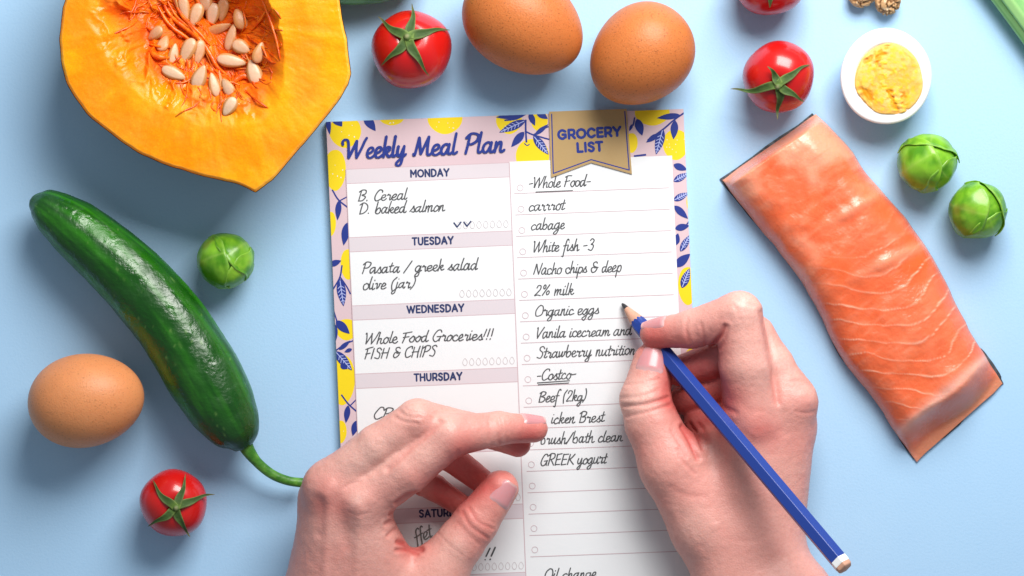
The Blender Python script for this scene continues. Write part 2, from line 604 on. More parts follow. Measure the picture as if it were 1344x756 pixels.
# ------------------------------------------------------------------ handwriting: a stroke alphabet of my own
bowl = [(8, 8.3), (5.5, 10), (2.2, 8), (0.6, 3.6), (2.2, 0.2), (5, 1.6), (7.6, 6.5)]
G = {
 'a': (11, [bowl, [(8.4, 10), (7.4, 4), (7.6, 0.8), (9.2, 0.3), (11.2, 2)]]),
 'b': (9.6, [[(2.8, 20), (1.5, 10), (0.9, 2.5), (3, 0), (6.2, 0.8), (8, 5.2), (6.6, 9.4), (3.5, 8.3), (1.4, 5)]]),
 'c': (8.4, [[(7.4, 8), (5.4, 10), (2, 8), (0.5, 4), (2, 0.5), (5, 0.2), (8.5, 2.5)]]),
 'd': (11, [bowl, [(10, 20), (8.4, 10), (7.5, 3), (8, 0.5), (9.6, 0.4), (11.2, 2)]]),
 'e': (8.4, [[(1, 3.8), (5, 5.4), (7, 8), (5.4, 10), (2.4, 8.5), (0.7, 4), (2, 0.5), (5, 0.2), (8.5, 2.5)]]),
 'f': (7.2, [[(9.5, 18.2), (8, 20.5), (5.6, 17.5), (3.8, 8), (2.3, -3), (0.6, -8.4), (-1.4, -7.2)], [(0.4, 9.4), (7.6, 10.3)]]),
 'g': (10.4, [bowl, [(8.4, 10), (7.2, 0), (5.6, -6.5), (2.6, -9), (0.2, -6.6), (4, -2.5), (10.5, 2)]]),
 'h': (9.9, [[(3.6, 20), (1.9, 9), (0.9, 0)], [(1.4, 3.6), (4, 8.6), (6.4, 9.8), (6.9, 7), (6.2, 2), (7.3, 0.2), (10, 2)]]),
 'i': (4.6, [[(2.2, 10), (1, 3), (1.7, 0.3), (4.6, 2)], [(3.2, 14.4), (3.4, 15)]]),
 'j': (5, [[(3.2, 10), (1.8, 0), (0.2, -6.5), (-2.4, -9), (-3.8, -6.6), (0, -2.5), (5, 2)], [(4.2, 14.4), (4.4, 15)]]),
 'k': (9.4, [[(3.4, 20), (1.8, 9), (0.9, 0)], [(1.6, 4.6), (5, 9.4), (7.4, 9), (6.4, 6), (2.4, 5)], [(3.4, 5.2), (5.2, 1.6), (7, 0.2), (9.5, 2)]]),
 'l': (4.9, [[(3.6, 20), (1.8, 9), (1, 2), (2.2, 0.2), (5, 2)]]),
 'm': (13.8, [[(1.9, 10), (0.7, 0)], [(1.2, 3.4), (3.6, 8.6), (5.8, 9.8), (6.1, 7), (5, 0)], [(5.5, 3.4), (8, 8.6), (10.2, 9.8), (10.6, 7), (10, 2), (11.2, 0.2), (13.8, 2)]]),
 'n': (9.6, [[(1.9, 10), (0.7, 0)], [(1.2, 3.4), (3.8, 8.6), (6, 9.8), (6.4, 7), (5.8, 2), (7, 0.2), (9.7, 2)]]),
 'o': (8.8, [[(5.2, 10), (2, 8), (0.6, 4), (2, 0.3), (5, 0.5), (7.5, 4.2), (7.2, 8.4), (5.2, 10)], [(6.6, 8.8), (9, 8.4)]]),
 'p': (9.6, [[(2.2, 10), (0.8, 0), (-0.6, -9)], [(1.1, 3.4), (3.2, 8.6), (6.2, 10), (8.2, 7), (7, 2), (4.4, 0), (1.4, 2)]]),
 'r': (7.9, [[(1, 8), (2.2, 10.4), (3, 8.4), (5.6, 8.6), (5.1, 5.5), (4.7, 1.6), (5.8, 0.2), (8, 2)]]),
 's': (7.4, [[(-0.4, 1.6), (3, 6), (5.2, 10.3), (5.1, 7), (6.6, 3), (5.3, 0.2), (1.8, 0.8)], [(5.4, 0.3), (7.6, 2)]]),
 't': (6.2, [[(4.6, 16.5), (2.6, 7), (2, 1.5), (3.2, 0.2), (6.4, 2)], [(0, 10.4), (7, 11.6)]]),
 'u': (10.2, [[(2, 10), (0.9, 3), (2.2, 0.2), (5, 2.5), (7.4, 8)], [(8, 10), (6.9, 3), (8, 0.2), (10.4, 2)]]),
 'v': (8.4, [[(0.8, 9.2), (2.3, 9.4), (2.6, 4), (3.2, 0.3), (6.3, 5.5), (7.2, 9.6), (9, 8.6)]]),
 'w': (12.4, [[(1.6, 10), (0.9, 3), (2, 0.2), (4.8, 3), (6.6, 9.5)], [(6.5, 9.2), (5.8, 3), (7, 0.2), (9.8, 4), (11, 9.6), (13, 8.6)]]),
 'y': (10, [[(2, 10), (1, 4), (2.4, 0.3), (5, 2.5), (7.4, 8)], [(8, 10), (6.6, 0), (5, -6.5), (2.2, -9), (0, -6.6), (4, -2.5), (10, 2)]]),
 'B': (12.6, [[(4, 18), (2.2, 8), (1, 0)], [(0.6, 15.5), (6, 19), (11, 17), (9.8, 12.3), (4.4, 9.8), (9, 8.8), (10.6, 5), (7, 0.6), (0.6, 0.3)]]),
 'C': (11.8, [[(12.6, 14.6), (12, 17.8), (8.4, 18.6), (3.8, 14), (1, 7), (2.4, 1), (6, -0.2), (11.4, 3)]]),
 'D': (14, [[(4.4, 17.6), (2.7, 8), (1.5, 0.5)], [(0.3, 15.8), (6, 18.8), (12, 15), (12.7, 7.5), (8, 1.2), (1.2, 0.2)]]),
 'E': (11.4, [[(4.4, 18), (1.3, 0)], [(4.4, 17.8), (12.4, 18.4)], [(2.8, 9), (9.8, 9.6)], [(1.3, 0.2), (9.6, 0.5)]]),
 'F': (11, [[(4.6, 17), (3, 8), (1.2, 0)], [(1, 16.4), (6, 18), (13.4, 18.8)], [(1.4, 8.6), (5, 9.4), (9.8, 10)]]),
 'G': (13.8, [[(12.6, 15), (11, 18.5), (7, 18), (2.6, 12), (1, 5), (3.4, 0.2), (8, 1), (11.4, 7)], [(6.6, 7.8), (13.4, 8.4)], [(11.9, 8.3), (10.8, 0)]]),
 'H': (13.8, [[(4.4, 18), (1.3, 0)], [(13.6, 18.5), (11.4, 9), (10.4, 0)], [(1, 8.4), (13, 9.8)]]),
 'I': (5.6, [[(4.8, 18), (1.3, 0)]]),
 'K': (12.4, [[(4.4, 18), (1.3, 0)], [(13, 18), (7, 12), (2.6, 8.2)], [(4.6, 9.4), (8, 4), (11.6, 0)]]),
 'M': (17, [[(-0.5, 2), (0.8, 0.6), (3, 9), (4.8, 17.5)], [(4.8, 17.5), (5.8, 9), (6.8, 1.5)], [(6.8, 1.5), (10, 9), (14, 18)], [(14, 18), (13, 8), (13, 1.5), (14.6, 0.2), (17, 2)]]),
 'N': (14.4, [[(0.3, 0), (2.7, 9), (4.4, 17.5)], [(4.4, 17.5), (7, 8), (9.8, 0.5)], [(9.8, 0.5), (12.2, 9), (15.4, 18.6)]]),
 'O': (14.4, [[(8.6, 18.5), (4, 15), (1, 8), (2.5, 1), (7, 0), (12, 4), (13.7, 11), (12, 17), (8.6, 18.5)]]),
 'P': (11.4, [[(4.4, 18), (2.6, 8), (0.8, 0)], [(0.8, 14.8), (6, 19), (12, 17.5), (11.4, 12.5), (6.6, 9), (2.6, 9)]]),
 'R': (12.4, [[(4.4, 18), (2.6, 8), (0.8, 0)], [(0.8, 14.8), (6, 19), (12, 17.5), (11.4, 12.5), (6.6, 9.4), (2.8, 9.2)], [(5.6, 9.2), (8, 4), (11.4, 0)]]),
 'S': (11.8, [[(12.4, 15.4), (9.6, 18.6), (5, 17), (4.8, 13), (9, 9), (10, 4.5), (6.5, 0.2), (0.8, 2)]]),
 'V': (11.4, [[(1.2, 17.2), (2.6, 17.6), (2.6, 8), (3.2, 0.2)], [(3.2, 0.2), (8, 9), (13.4, 18.5)]]),
 'W': (18.4, [[(0.8, 16.8), (2.2, 17.8), (2.6, 8), (3, 0.3)], [(3, 0.3), (7, 9), (11, 17)], [(11, 17), (10.6, 8), (10.8, 0.3)], [(10.8, 0.3), (15.5, 9), (20.4, 19)]]),
 'Q': (22, [[(-2.6, 13.6), (-3, 16.6), (-0.4, 18.6), (2.6, 17), (3.4, 10), (3.6, 0.8)], [(3.6, 0.8), (8, 9), (11.8, 17)], [(11.8, 17), (11.4, 8), (11.8, 0.6)], [(11.8, 0.6), (16.5, 9), (19.8, 16), (22, 19.4)]]),
 '&': (14, [[(12, 15.6), (9.4, 18.2), (5, 16.6), (5, 12), (8.6, 10)], [(8.6, 10), (3.4, 8.6), (1.2, 4), (4, 0.2), (8.4, 1.4), (11.4, 6), (10.6, 8.6), (6.6, 7.6), (13.4, 9)]]),
 '2': (11.2, [[(3, 14), (5.4, 18), (10, 17), (9.2, 12), (4, 5), (0.8, 0.5), (5, 1.3), (10.4, 0.6)]]),
 '3': (11, [[(4, 15.5), (7, 18.4), (10.6, 16), (8.6, 11), (5.6, 10), (9.2, 8.5), (9.6, 4), (6, 0), (1.2, 2)]]),
 '%': (15, [[(5.4, 17.5), (3.2, 14), (4, 11), (6.7, 13), (7.2, 16.5), (5.4, 17.5)], [(13.4, 18), (2.4, 0)], [(11.4, 8), (9, 5), (9.8, 1), (12.5, 3), (13.2, 6.5), (11.4, 8)]]),
 '(': (6.6, [[(7.4, 20), (3.2, 13), (1.6, 5), (2.4, -3)]]),
 ')': (7, [[(4.4, 20), (6, 13), (4.2, 4), (-0.6, -3)]]),
 '!': (5.4, [[(4.6, 18), (1.9, 5.4)], [(0.9, 0.4), (1.1, 1.2)]]),
 '.': (5.2, [[(1, 0.4), (1.3, 1.2)]]),
 '-': (8.4, [[(0.8, 7), (7.4, 7.6)]]),
 '/': (10.4, [[(10.6, 19), (-0.6, -1)]]),
 ' ': (6.6, []),
}


def write_mesh(text, x0, y0, x1, ys, wd, ang=ANG, shear=0.15, jitter=0.25, z0=None):
    total = sum(G[c][0] for c in text)
    xs = (x1 - x0) / total if x1 else ys
    z = z0 if z0 else layer(0.1)
    V, F, n = [], [], 0
    pen = 0.0
    c, s = math.cos(ang), math.sin(ang)
    for ch in text:
        adv, strokes = G[ch]
        jy = random.uniform(-jitter, jitter) * 1.4
        js = 1 + random.uniform(-jitter, jitter) * 0.18
        for st in strokes:
            P = np.array(st, float)
            P = P + np.array([[random.gauss(0, 1), random.gauss(0, 1)] for _ in st]) * jitter * 1.3
            if len(P) == 2:
                Q = catmull(P, 3)
            else:
                Q = catmull(P, 6)
            lx_ = (pen + (Q[:, 0] + shear * Q[:, 1])) * xs
            ly_ = (Q[:, 1] * js + jy) * ys
            P2 = np.stack([x0 + lx_ * c + ly_ * s, y0 + lx_ * s - ly_ * c], -1)
            T = np.gradient(P2, axis=0); T /= np.linalg.norm(T, axis=1)[:, None] + 1e-9
            N = np.stack([-T[:, 1], T[:, 0]], -1)
            ww = wd * (0.78 + 0.34 * np.abs(T[:, 1])) * (1 + random.uniform(-0.08, 0.08))
            m = len(P2)
            # round ends
            ends = [P2[0] - T[0] * wd * 0.38, P2[-1] + T[-1] * wd * 0.38]
            L = np.vstack([ends[0] + N[0] * wd * 0.16, P2 + N * ww[:, None] / 2, ends[1] + N[-1] * wd * 0.16])
            Rr = np.vstack([ends[0] - N[0] * wd * 0.16, P2 - N * ww[:, None] / 2, ends[1] - N[-1] * wd * 0.16])
            m += 2
            zz = z + np.linspace(0, 0.004, m)
            V.append(W(L[:, 0], L[:, 1], zz)); V.append(W(Rr[:, 0], Rr[:, 1], zz))
            for i in range(m - 1): F.append([n + i, n + i + 1, n + m + i + 1, n + m + i])
            n += 2 * m
            z += 0.005
        pen += adv
    return np.vstack(V), F


lv[0] += 0.03
LINES = [('-Whole Food-', 693, 247, 775), ('carrrot', 694, 277, 741), ('cabage', 697, 302, 741), ('White fish -3', 699, 331, 779),
         ('Nacho chips & deep', 700, 360.5, 816), ('2% milk', 701, 388.5, 753), ('Organic eggs', 702, 415, 786),
         ('Vanila icecream and', 703, 444, 829), ('Strawberry nutrition', 704, 470, 834), ('-Costco-', 704, 499, 756), ('Beef (2kg)', 707, 528, 770),
         ('icken Brest', 723, 556, 793), ('brush/bath clean', 709, 583, 817), ('GREEK yogurt', 709, 611, 796), ('Oil change', 714, 761, 783),
         ('B. Cereal', 470, 264, 534), ('D. baked salmon', 471, 281, 584), ('Pasata / greek salad', 475, 359, 627), ('olive (jar)', 476, 380, 545),
         ('Whole Food Groceries!!!', 478, 451.5, 647), ('FISH & CHIPS', 478, 471, 572), ('CP', 490, 550, 513)]
for (t, x0, y0, x1) in LINES:
    V, F = write_mesh(t, x0, y0, x1, 0.77, 1.38)
    mesh_obj('handwritten_line', V, F, M['ink'], pad, False)
V, F = write_mesh('ffet', 546, 714, 570, 0.95, 1.6, ang=R(-22))
mesh_obj('handwritten_line', V, F, M['ink_faint'], pad, False)
V, F = write_mesh('!!', 635, 735, 649, 0.9, 1.9)
mesh_obj('handwritten_line', V, F, M['ink'], pad, False)
for p, q in [((703, 252), (752, 250)), ((705, 502.5), (748, 499.5)), ((706, 505), (747, 502.5))]:
    mb = MB()
    put(mb, [(p[0], p[1] - 0.6), (q[0], q[1] - 0.5), (q[0], q[1] + 0.5), (p[0], p[1] + 0.6)], 0)
    mb.build('underline', [M['ink']], pad)
for cx, cy in ((600, 296.5), (613, 295.5)):
    mb = MB()
    for a, b in (((-4.5, -4.6), (0.2, 1.6)), ((-0.2, 1.6), (5.4, -5.6))):
        p = np.array([cx + a[0], cy + a[1]]); q = np.array([cx + b[0], cy + b[1]])
        e = (q - p) / np.linalg.norm(q - p); n_ = np.array([-e[1], e[0]]) * 0.85
        put(mb, [tuple(p + n_), tuple(q + n_), tuple(q - n_), tuple(p - n_)], 0)
    mb.build('tick_mark', [M['heading']], pad)
# title
V, F = write_mesh('Qeekly', 453, 208.5, 533, 1.36, 3.4, ang=R(-2.6), shear=0.08, jitter=0.0)
V2, F2 = write_mesh('Meal', 543, 204.5, 600, 1.36, 3.4, ang=R(-2.6), shear=0.08, jitter=0.0)
V3, F3 = write_mesh('Plan', 610, 201.5, 662, 1.36, 3.4, ang=R(-2.6), shear=0.08, jitter=0.0)
mb = MB(); mb.add(V, F); mb.add(V2, F2); mb.add(V3, F3)
mb.build('title_lettering', [M['navy']], pad)

# banner: a thin tan card tab with a blue keyline
bz = PZ + lv[0] + 0.3
B0 = [(720.5, 146.5), (822.5, 142.8), (829.5, 228.5), (776, 213.5), (723.5, 233)]
V = np.vstack([flat(B0, bz + 0.9), flat(B0, PZ + 0.2)])
F = [[4, 3, 2, 1, 0]] + [[i, (i + 1) % 5, (i + 1) % 5 + 5, i + 5] for i in range(5)]
bn = mesh_obj('banner', V, F, M['gold'], pad, False)
lv[0] = bz + 0.9 - PZ + 0.04
I0 = [(724, 149), (820, 145.5), (825.8, 223.2), (776, 209.5), (726.2, 227.6)]
mb = MB()
for (a, b) in ((0, 4), (4, 3), (3, 2), (2, 1)):
    p, q = np.array(I0[a]), np.array(I0[b])
    e = (q - p) / np.linalg.norm(q - p); n_ = np.array([-e[1], e[0]]) * 0.75
    put(mb, [tuple(p + n_ - e * 0.5), tuple(q + n_ + e * 0.5), tuple(q - n_ + e * 0.5), tuple(p - n_ - e * 0.5)], 0, 0.03)
mb.build('banner_outline', [M['navy']], bn)
V, F = font_mesh('GROCERY', 773.5, 174.5, 86, 14.6, R(-3.4), 3.5, layer(0.1))
V2, F2 = font_mesh('LIST', 774, 192.8, 37, 14.6, R(-3.4), 3.5, layer(0.3))
mb = MB(); mb.add(V, F); mb.add(V2, F2)
mb.build('banner_lettering', [M['navy']], bn)
PADTOP = PZ + 2.5

# ================================================================== EGGS
def egg(name, cx, cy, a, b, ang, k, col, dark, label, speck):
    """axis lies flat; ang = picture angle (deg, counter-clockwise) of the narrow end"""
    n, m = 72, 96
    t = np.linspace(0, np.pi, n)
    p = np.linspace(0, 2 * np.pi, m, endpoint=False)
    x = a * np.cos(t)
    r = b * np.sin(t) * (1 - k * np.cos(t))
    X = np.repeat(x[:, None], m, 1); Y = r[:, None] * np.cos(p); Z = r[:, None] * np.sin(p)
    z0 = r.max()
    c0 = W(cx, cy, z0)
    ca, sa = math.cos(R(ang)), math.sin(R(ang))
    sc = (H - z0) / H
    V = np.stack([c0[0] + sc * (X * ca - Y * sa), c0[1] + sc * (X * sa + Y * ca), z0 * sc + Z * sc], -1).reshape(-1, 3)
    V[:, 2] -= V[:, 2].min()
    m_ = mat(name + '_shell', col, 0.42, 0.32, sss=0.12, sssr=(1, 0.5, 0.25), sscale=0.002,
             bump=[(1400, 0.28, 0.0004), (350, 0.12, 0.0006)],
             var=[(30, 0.35, dark, 0.42, 0.75), (110, 0.25, tuple(min(1, c * 1.25) for c in col), 0.45, 0.7), (1300, speck, tuple(c * 0.22 for c in col), 0.57, 0.66)])
    o = mesh_obj('egg', V, grid_faces(n, m, False, True)[:, ::-1], m_, None, True, origin=(c0[0], c0[1], 0))
    tag(o, label, 'egg', 'whole brown eggs')


egg('egg_deep', 687, 29, 84, 66, -32, 0.10, (0.56, 0.165, 0.042), (0.44, 0.105, 0.022), 'largest brown egg, cut off by the top edge, right of the tomato beside the pumpkin', 0.55)
egg('egg_mid', 841.5, 72, 73, 63.5, -139, 0.10, (0.58, 0.175, 0.045), (0.44, 0.105, 0.022), 'brown speckled egg touching the top edge of the notepad above the tan banner', 0.55)
egg('egg_pale', 113, 525.5, 76, 61.5, 8, 0.06, (0.70, 0.27, 0.105), (0.58, 0.18, 0.06), 'paler brown egg at the left edge beside the cucumber', 0.35)

# ================================================================== TOMATOES
M['tomato'] = mat('tomato_skin', (0.56, 0.006, 0.006), 0.25, 0.5, sss=0.12, sssr=(1, 0.1, 0.05), sscale=0.004, coat=0.3,
                  bump=[(60, 0.04, 0.002)], var=[(40, 0.35, (0.72, 0.03, 0.01), 0.45, 0.75), (60, 0.3, (0.45, 0.003, 0.006), 0.5, 0.8)])
M['sepal'] = mat('sepal_green', (0.09, 0.17, 0.035), 0.65, 0.3, attr=True, bump=[(700, 0.4, 0.0006)])


def tomato(cx, cy, r, calyx, tips, label, base_w=0.16):
    sc = (H - r * 0.94) / H
    c0 = W(cx, cy, r * 0.94)
    r0 = r * sc
    top_ = W(calyx[0], calyx[1], r * 1.75)
    ax = np.array([top_[0] - c0[0], top_[1] - c0[1], 0.0])
    h = math.sqrt(max(0.05, 1 - min(0.9, (ax @ ax) / r0 ** 2)))
    ax = np.array([ax[0] / r0, ax[1] / r0, h]); ax /= np.linalg.norm(ax)
    e1 = np.cross(ax, [0, 1, 0]); e1 /= np.linalg.norm(e1); e2 = np.cross(ax, e1)
    n, m = 60, 80
    t = np.linspace(0, np.pi, n); p = np.linspace(0, 2 * np.pi, m, endpoint=False)

    def rad(t, p):
        dim = 1 - 0.16 * np.exp(-(t / 0.28) ** 2) - 0.05 * np.exp(-((np.pi - t) / 0.4) ** 2)
        return r0 * dim * (1 + 0.014 * np.cos(5 * p + 1) * np.sin(t) ** 2 + 0.016 * np.cos(2 * p + cx) * np.sin(t) ** 2 + 0.010 * np.cos(3 * p + cy) * np.sin(t) - 0.03 * np.cos(t) ** 2)
    T, Pp = np.meshgrid(t, p, indexing='ij')
    rr = rad(T, Pp)
    D = (np.cos(T)[..., None] * ax + np.sin(T)[..., None] * (np.cos(Pp)[..., None] * e1 + np.sin(Pp)[..., None] * e2))
    V = c0 + rr[..., None] * D
    V = V.reshape(-1, 3)
    dz = V[:, 2].min()
    V[:, 2] -= dz
    c0 = c0 - np.array([0, 0, dz])
    root = empty('tomato', (c0[0], c0[1], 0))
    tag(root, label, 'tomato', 'cherry tomatoes')
    mesh_obj('tomato_body', V, grid_faces(n, m, False, True), M['tomato'], root)
    # sepals
    for q, tip in enumerate(tips):
        zt = c0[2] + r0 * 0.75
        tp = W(tip[0], tip[1], zt)
        d = tp - c0
        L = np.linalg.norm(d[:2] - (ax * r0)[:2])
        u = np.linspace(0, 1, 22); v = np.linspace(-1, 1, 9)
        st = c0 + ax * r0 * 0.87
        cen = []
        for k, a in enumerate(u):
            g = st * (1 - a) + np.array([tp[0], tp[1], st[2]]) * a
            dd = g - c0
            rho2 = dd[0] ** 2 + dd[1] ** 2
            zs = c0[2] + math.sqrt(max(r0 ** 2 * 0.10, (r0 * 0.98) ** 2 - rho2))
            over = smooth(0.35, 1.0, a) * (1.1 + 0.5 * math.sin(q * 2.3))
            zz = zs + 1.6 + r0 * (0.10 + 0.03 * (q % 3)) * over + 1.0 * math.sin(a * 9 + q)
            if rho2 > (r0 * 0.93) ** 2: zz = max(zz, c0[2] + r0 * 0.34)
            cen.append((g[0], g[1], zz))
        cen = np.array(cen)
        cen[:, 2] = np.convolve(np.r_[cen[0, 2], cen[0, 2], cen[:, 2], cen[-1, 2], cen[-1, 2]], np.ones(5) / 5, 'valid')
        tan = np.gradient(cen, axis=0); tan /= np.linalg.norm(tan, axis=1)[:, None]
        side = np.cross(tan, [0, 0, 1.0]); side /= np.linalg.norm(side, axis=1)[:, None]
        bend = (q % 2 * 2 - 1) * 0.05 * L
        cen = cen + side * (bend * np.sin(np.pi * u) + 0.02 * L * np.sin(u * 9 + q * 2))[:, None]
        wd = r0 * base_w * (np.clip(1 - u, 0, 1) ** 0.7 * (0.66 + 0.42 * np.exp(-((u - 0.30) / 0.28) ** 2)) + 0.02)
        nn = np.cross(side, tan)
        Vt = cen[:, None] + side[:, None] * (wd[:, None] * v[None])[..., None] + nn[:, None] * ((0.30 * wd[:, None] * v[None] ** 2 * smooth(0.1, 0.4, u)[:, None]) - 0.1 * wd[:, None])[..., None] * 0.9
        Vb = Vt - nn[:, None] * 1.3
        Vv = np.vstack([Vt.reshape(-1, 3), Vb.reshape(-1, 3)])
        f = grid_faces(22, 9)
        F = f.tolist() + (f[:, ::-1] + 22 * 9).tolist()
        k0 = 22 * 9
        for i in range(21):
            F.append([i * 9, k0 + i * 9, k0 + (i + 1) * 9, (i + 1) * 9]); F.append([(i + 1) * 9 + 8, k0 + (i + 1) * 9 + 8, k0 + i * 9 + 8, i * 9 + 8])
        edge = np.tile(np.abs(v), 22); along = np.repeat(u, 9)
        cc = mixc((0.040, 0.085, 0.018), (0.15, 0.20, 0.06), smooth(0.5, 1, edge) * 0.8)
        cc = mixc(cc, (0.17, 0.12, 0.05), smooth(0.7, 1, along) * 0.7)
        cc = mixc(cc, (0.22, 0.36, 0.05), (1 - smooth(0, 0.25, along)) * 0.4)
        cc = cc * (1 + 0.3 * fbm(Vt.reshape(-1, 3) / 5, 2, q))[:, None]
        mesh_obj('sepal', Vv, F, M['sepal'], root, True, np.vstack([cc, cc * 0.8]))
    sp = c0 + ax * r0 * 0.80
    V, F = tube(np.array([sp, sp + ax * r0 * 0.14, sp + ax * r0 * 0.25 + e1 * r0 * 0.03]), [r0 * 0.13, r0 * 0.10, r0 * 0.085], 12)
    cc = np.tile([0.10, 0.17, 0.04], (len(V), 1)); cc[-1] = (0.3, 0.3, 0.15)
    mesh_obj('stalk', V, F, M['sepal'], root, True, cc)


tomato(540, 65, 52, (536, 49), [(495, 20), (541, 3), (590, 37), (564, 99), (499, 85)], 'red cherry tomato right of the pumpkin, above the notepad title', 0.135)
tomato(1022, 101, 47, (1021, 114), [(960, 116), (1006, 88), (1064, 84), (1058, 132), (1021, 156)], 'red cherry tomato left of the halved boiled egg, above the salmon corner', 0.13)
tomato(228, 660, 44, (233, 666), [(199, 631), (243, 623), (280, 650), (248, 706), (192, 691)], 'red cherry tomato at lower left between the pale egg and the hand', 0.135)
tomato(1011, -27, 48, (1010, -22), [(960, -25), (985, -70), (1045, -60), (1050, -15), (1010, 10)], 'red cherry tomato mostly cut off by the top edge, right of the eggs', 0.2)

# ================================================================== CUCUMBER
cuc = empty('cucumber', W(200, 420, 0))
tag(cuc, 'long glossy dark green cucumber with a curved stem, below the pumpkin', 'cucumber')
cpts = np.array([(39, 263, 2), (50, 267.5, 20), (66, 276, 28.5), (98, 299, 37.5), (149, 342, 43), (188, 381, 46), (229, 430, 47.5), (268, 493, 49.5), (291, 533, 45), (308, 562, 36), (316, 576, 27), (320, 585, 16), (322, 589, 5)], float)
cl = resample(catmull(cpts[:, :2], 12), 200)
s = np.linspace(0, 1, 200)
dcp = np.array([np.argmin(np.hypot(cl[:, 0] - q[0], cl[:, 1] - q[1])) for q in cpts]) / 199.0
rad = np.interp(s, dcp, cpts[:, 2])
rad = np.convolve(np.r_[[rad[0]] * 4, rad, [rad[-1]] * 4], np.ones(9) / 9, 'valid')
m = 96
ph = np.linspace(0, 2 * np.pi, m, endpoint=False)
cz = np.maximum(rad, 30) * 0.0 + 49
P = W(cl[:, 0], cl[:, 1], 49)
rad[0] = 0.4; rad[1] = min(rad[1], 7); rad[-1] = 3
T = np.gradient(P, axis=0); T /= np.linalg.norm(T, axis=1)[:, None]
Nn = np.tile([0, 0, 1.0], (200, 1)); Bb = np.cross(T, Nn)
A, Sx = np.meshgrid(ph, s, indexing='xy')
Q = np.stack([np.cos(A) * 3.2, np.sin(A) * 3.2, Sx * 26], -1).reshape(-1, 3)
bm_ = fbm(Q, 3, 3).reshape(A.shape)
bm2 = fbm(Q * np.array([2.4, 2.4, 1.6]), 2, 9).reshape(A.shape)
rib = np.cos(A * 9 + 2 * np.sin(Sx * 5)) * 0.5
rr = rad[:, None] * (1 + 0.006 * rib + 0.016 * bm_ + 0.010 * bm2)
V = P[:, None] + rr[..., None] * (np.cos(A)[..., None] * Nn[:, None] + np.sin(A)[..., None] * Bb[:, None])
V = V.reshape(-1, 3); V[:, 2] -= V[:, 2].min()
st1 = fbm(np.stack([np.cos(A) * 5, np.sin(A) * 5, Sx * 4], -1).reshape(-1, 3), 4, 21)
st2 = fbm(np.stack([np.cos(A) * 22, np.sin(A) * 22, Sx * 60], -1).reshape(-1, 3), 2, 5)
cc = mixc((0.005, 0.062, 0.003), (0.022, 0.165, 0.005), smooth(-0.35, 0.45, st1))
cc = mixc(cc, (0.004, 0.026, 0.007), smooth(0.80, 1.0, Sx.ravel()) * 0.75)
cc = mixc(cc, (0.010, 0.06, 0.010), (1 - smooth(0.0, 0.08, Sx.ravel())) * 0.6)
cc = mixc(cc, (0.16, 0.30, 0.07), smooth(0.55, 0.8, st2) * 0.5)
M['cuc'] = mat('cucumber_skin', attr=True, rough=0.24, spec=0.5, bump=[(240, 0.26, 0.0018), (650, 0.28, 0.0008)], noise_rough=(140, 0.20, 0.46), coat=0.05)
mesh_obj('cucumber_body', V, grid_faces(200, m, False, True), M['cuc'], cuc, True, cc)
sp = catmull([(318, 576), (327, 593), (340, 609), (358, 623), (378, 631), (399, 634)], 8)
sz = np.interp(np.linspace(0, 1, len(sp)), [0, 0.3, 1], [46, 40, 22])
V, F = tube(W(sp[:, 0], sp[:, 1], sz), np.interp(np.linspace(0, 1, len(sp)), [0, 0.12, 0.35, 0.85, 1], [11, 9.5, 6.6, 6.0, 6.4]), 14)
vv = fbm(V / 7, 3, 8)
M['cstem'] = mat('cucumber_stem', attr=True, rough=0.45, spec=0.4, bump=[(500, 0.4, 0.0008)])
mesh_obj('stem', V, F, M['cstem'], cuc, True, mixc((0.035, 0.16, 0.012), (0.11, 0.30, 0.035), smooth(-0.4, 0.5, vv)))

# ================================================================== BRUSSELS SPROUTS
M['sprout'] = mat('sprout_leaf', attr=True, rough=0.30, spec=0.42, sss=0.15, sssr=(0.5, 1, 0.2), sscale=0.002, bump=[(160, 0.10, 0.0015), (600, 0.05, 0.0006)])


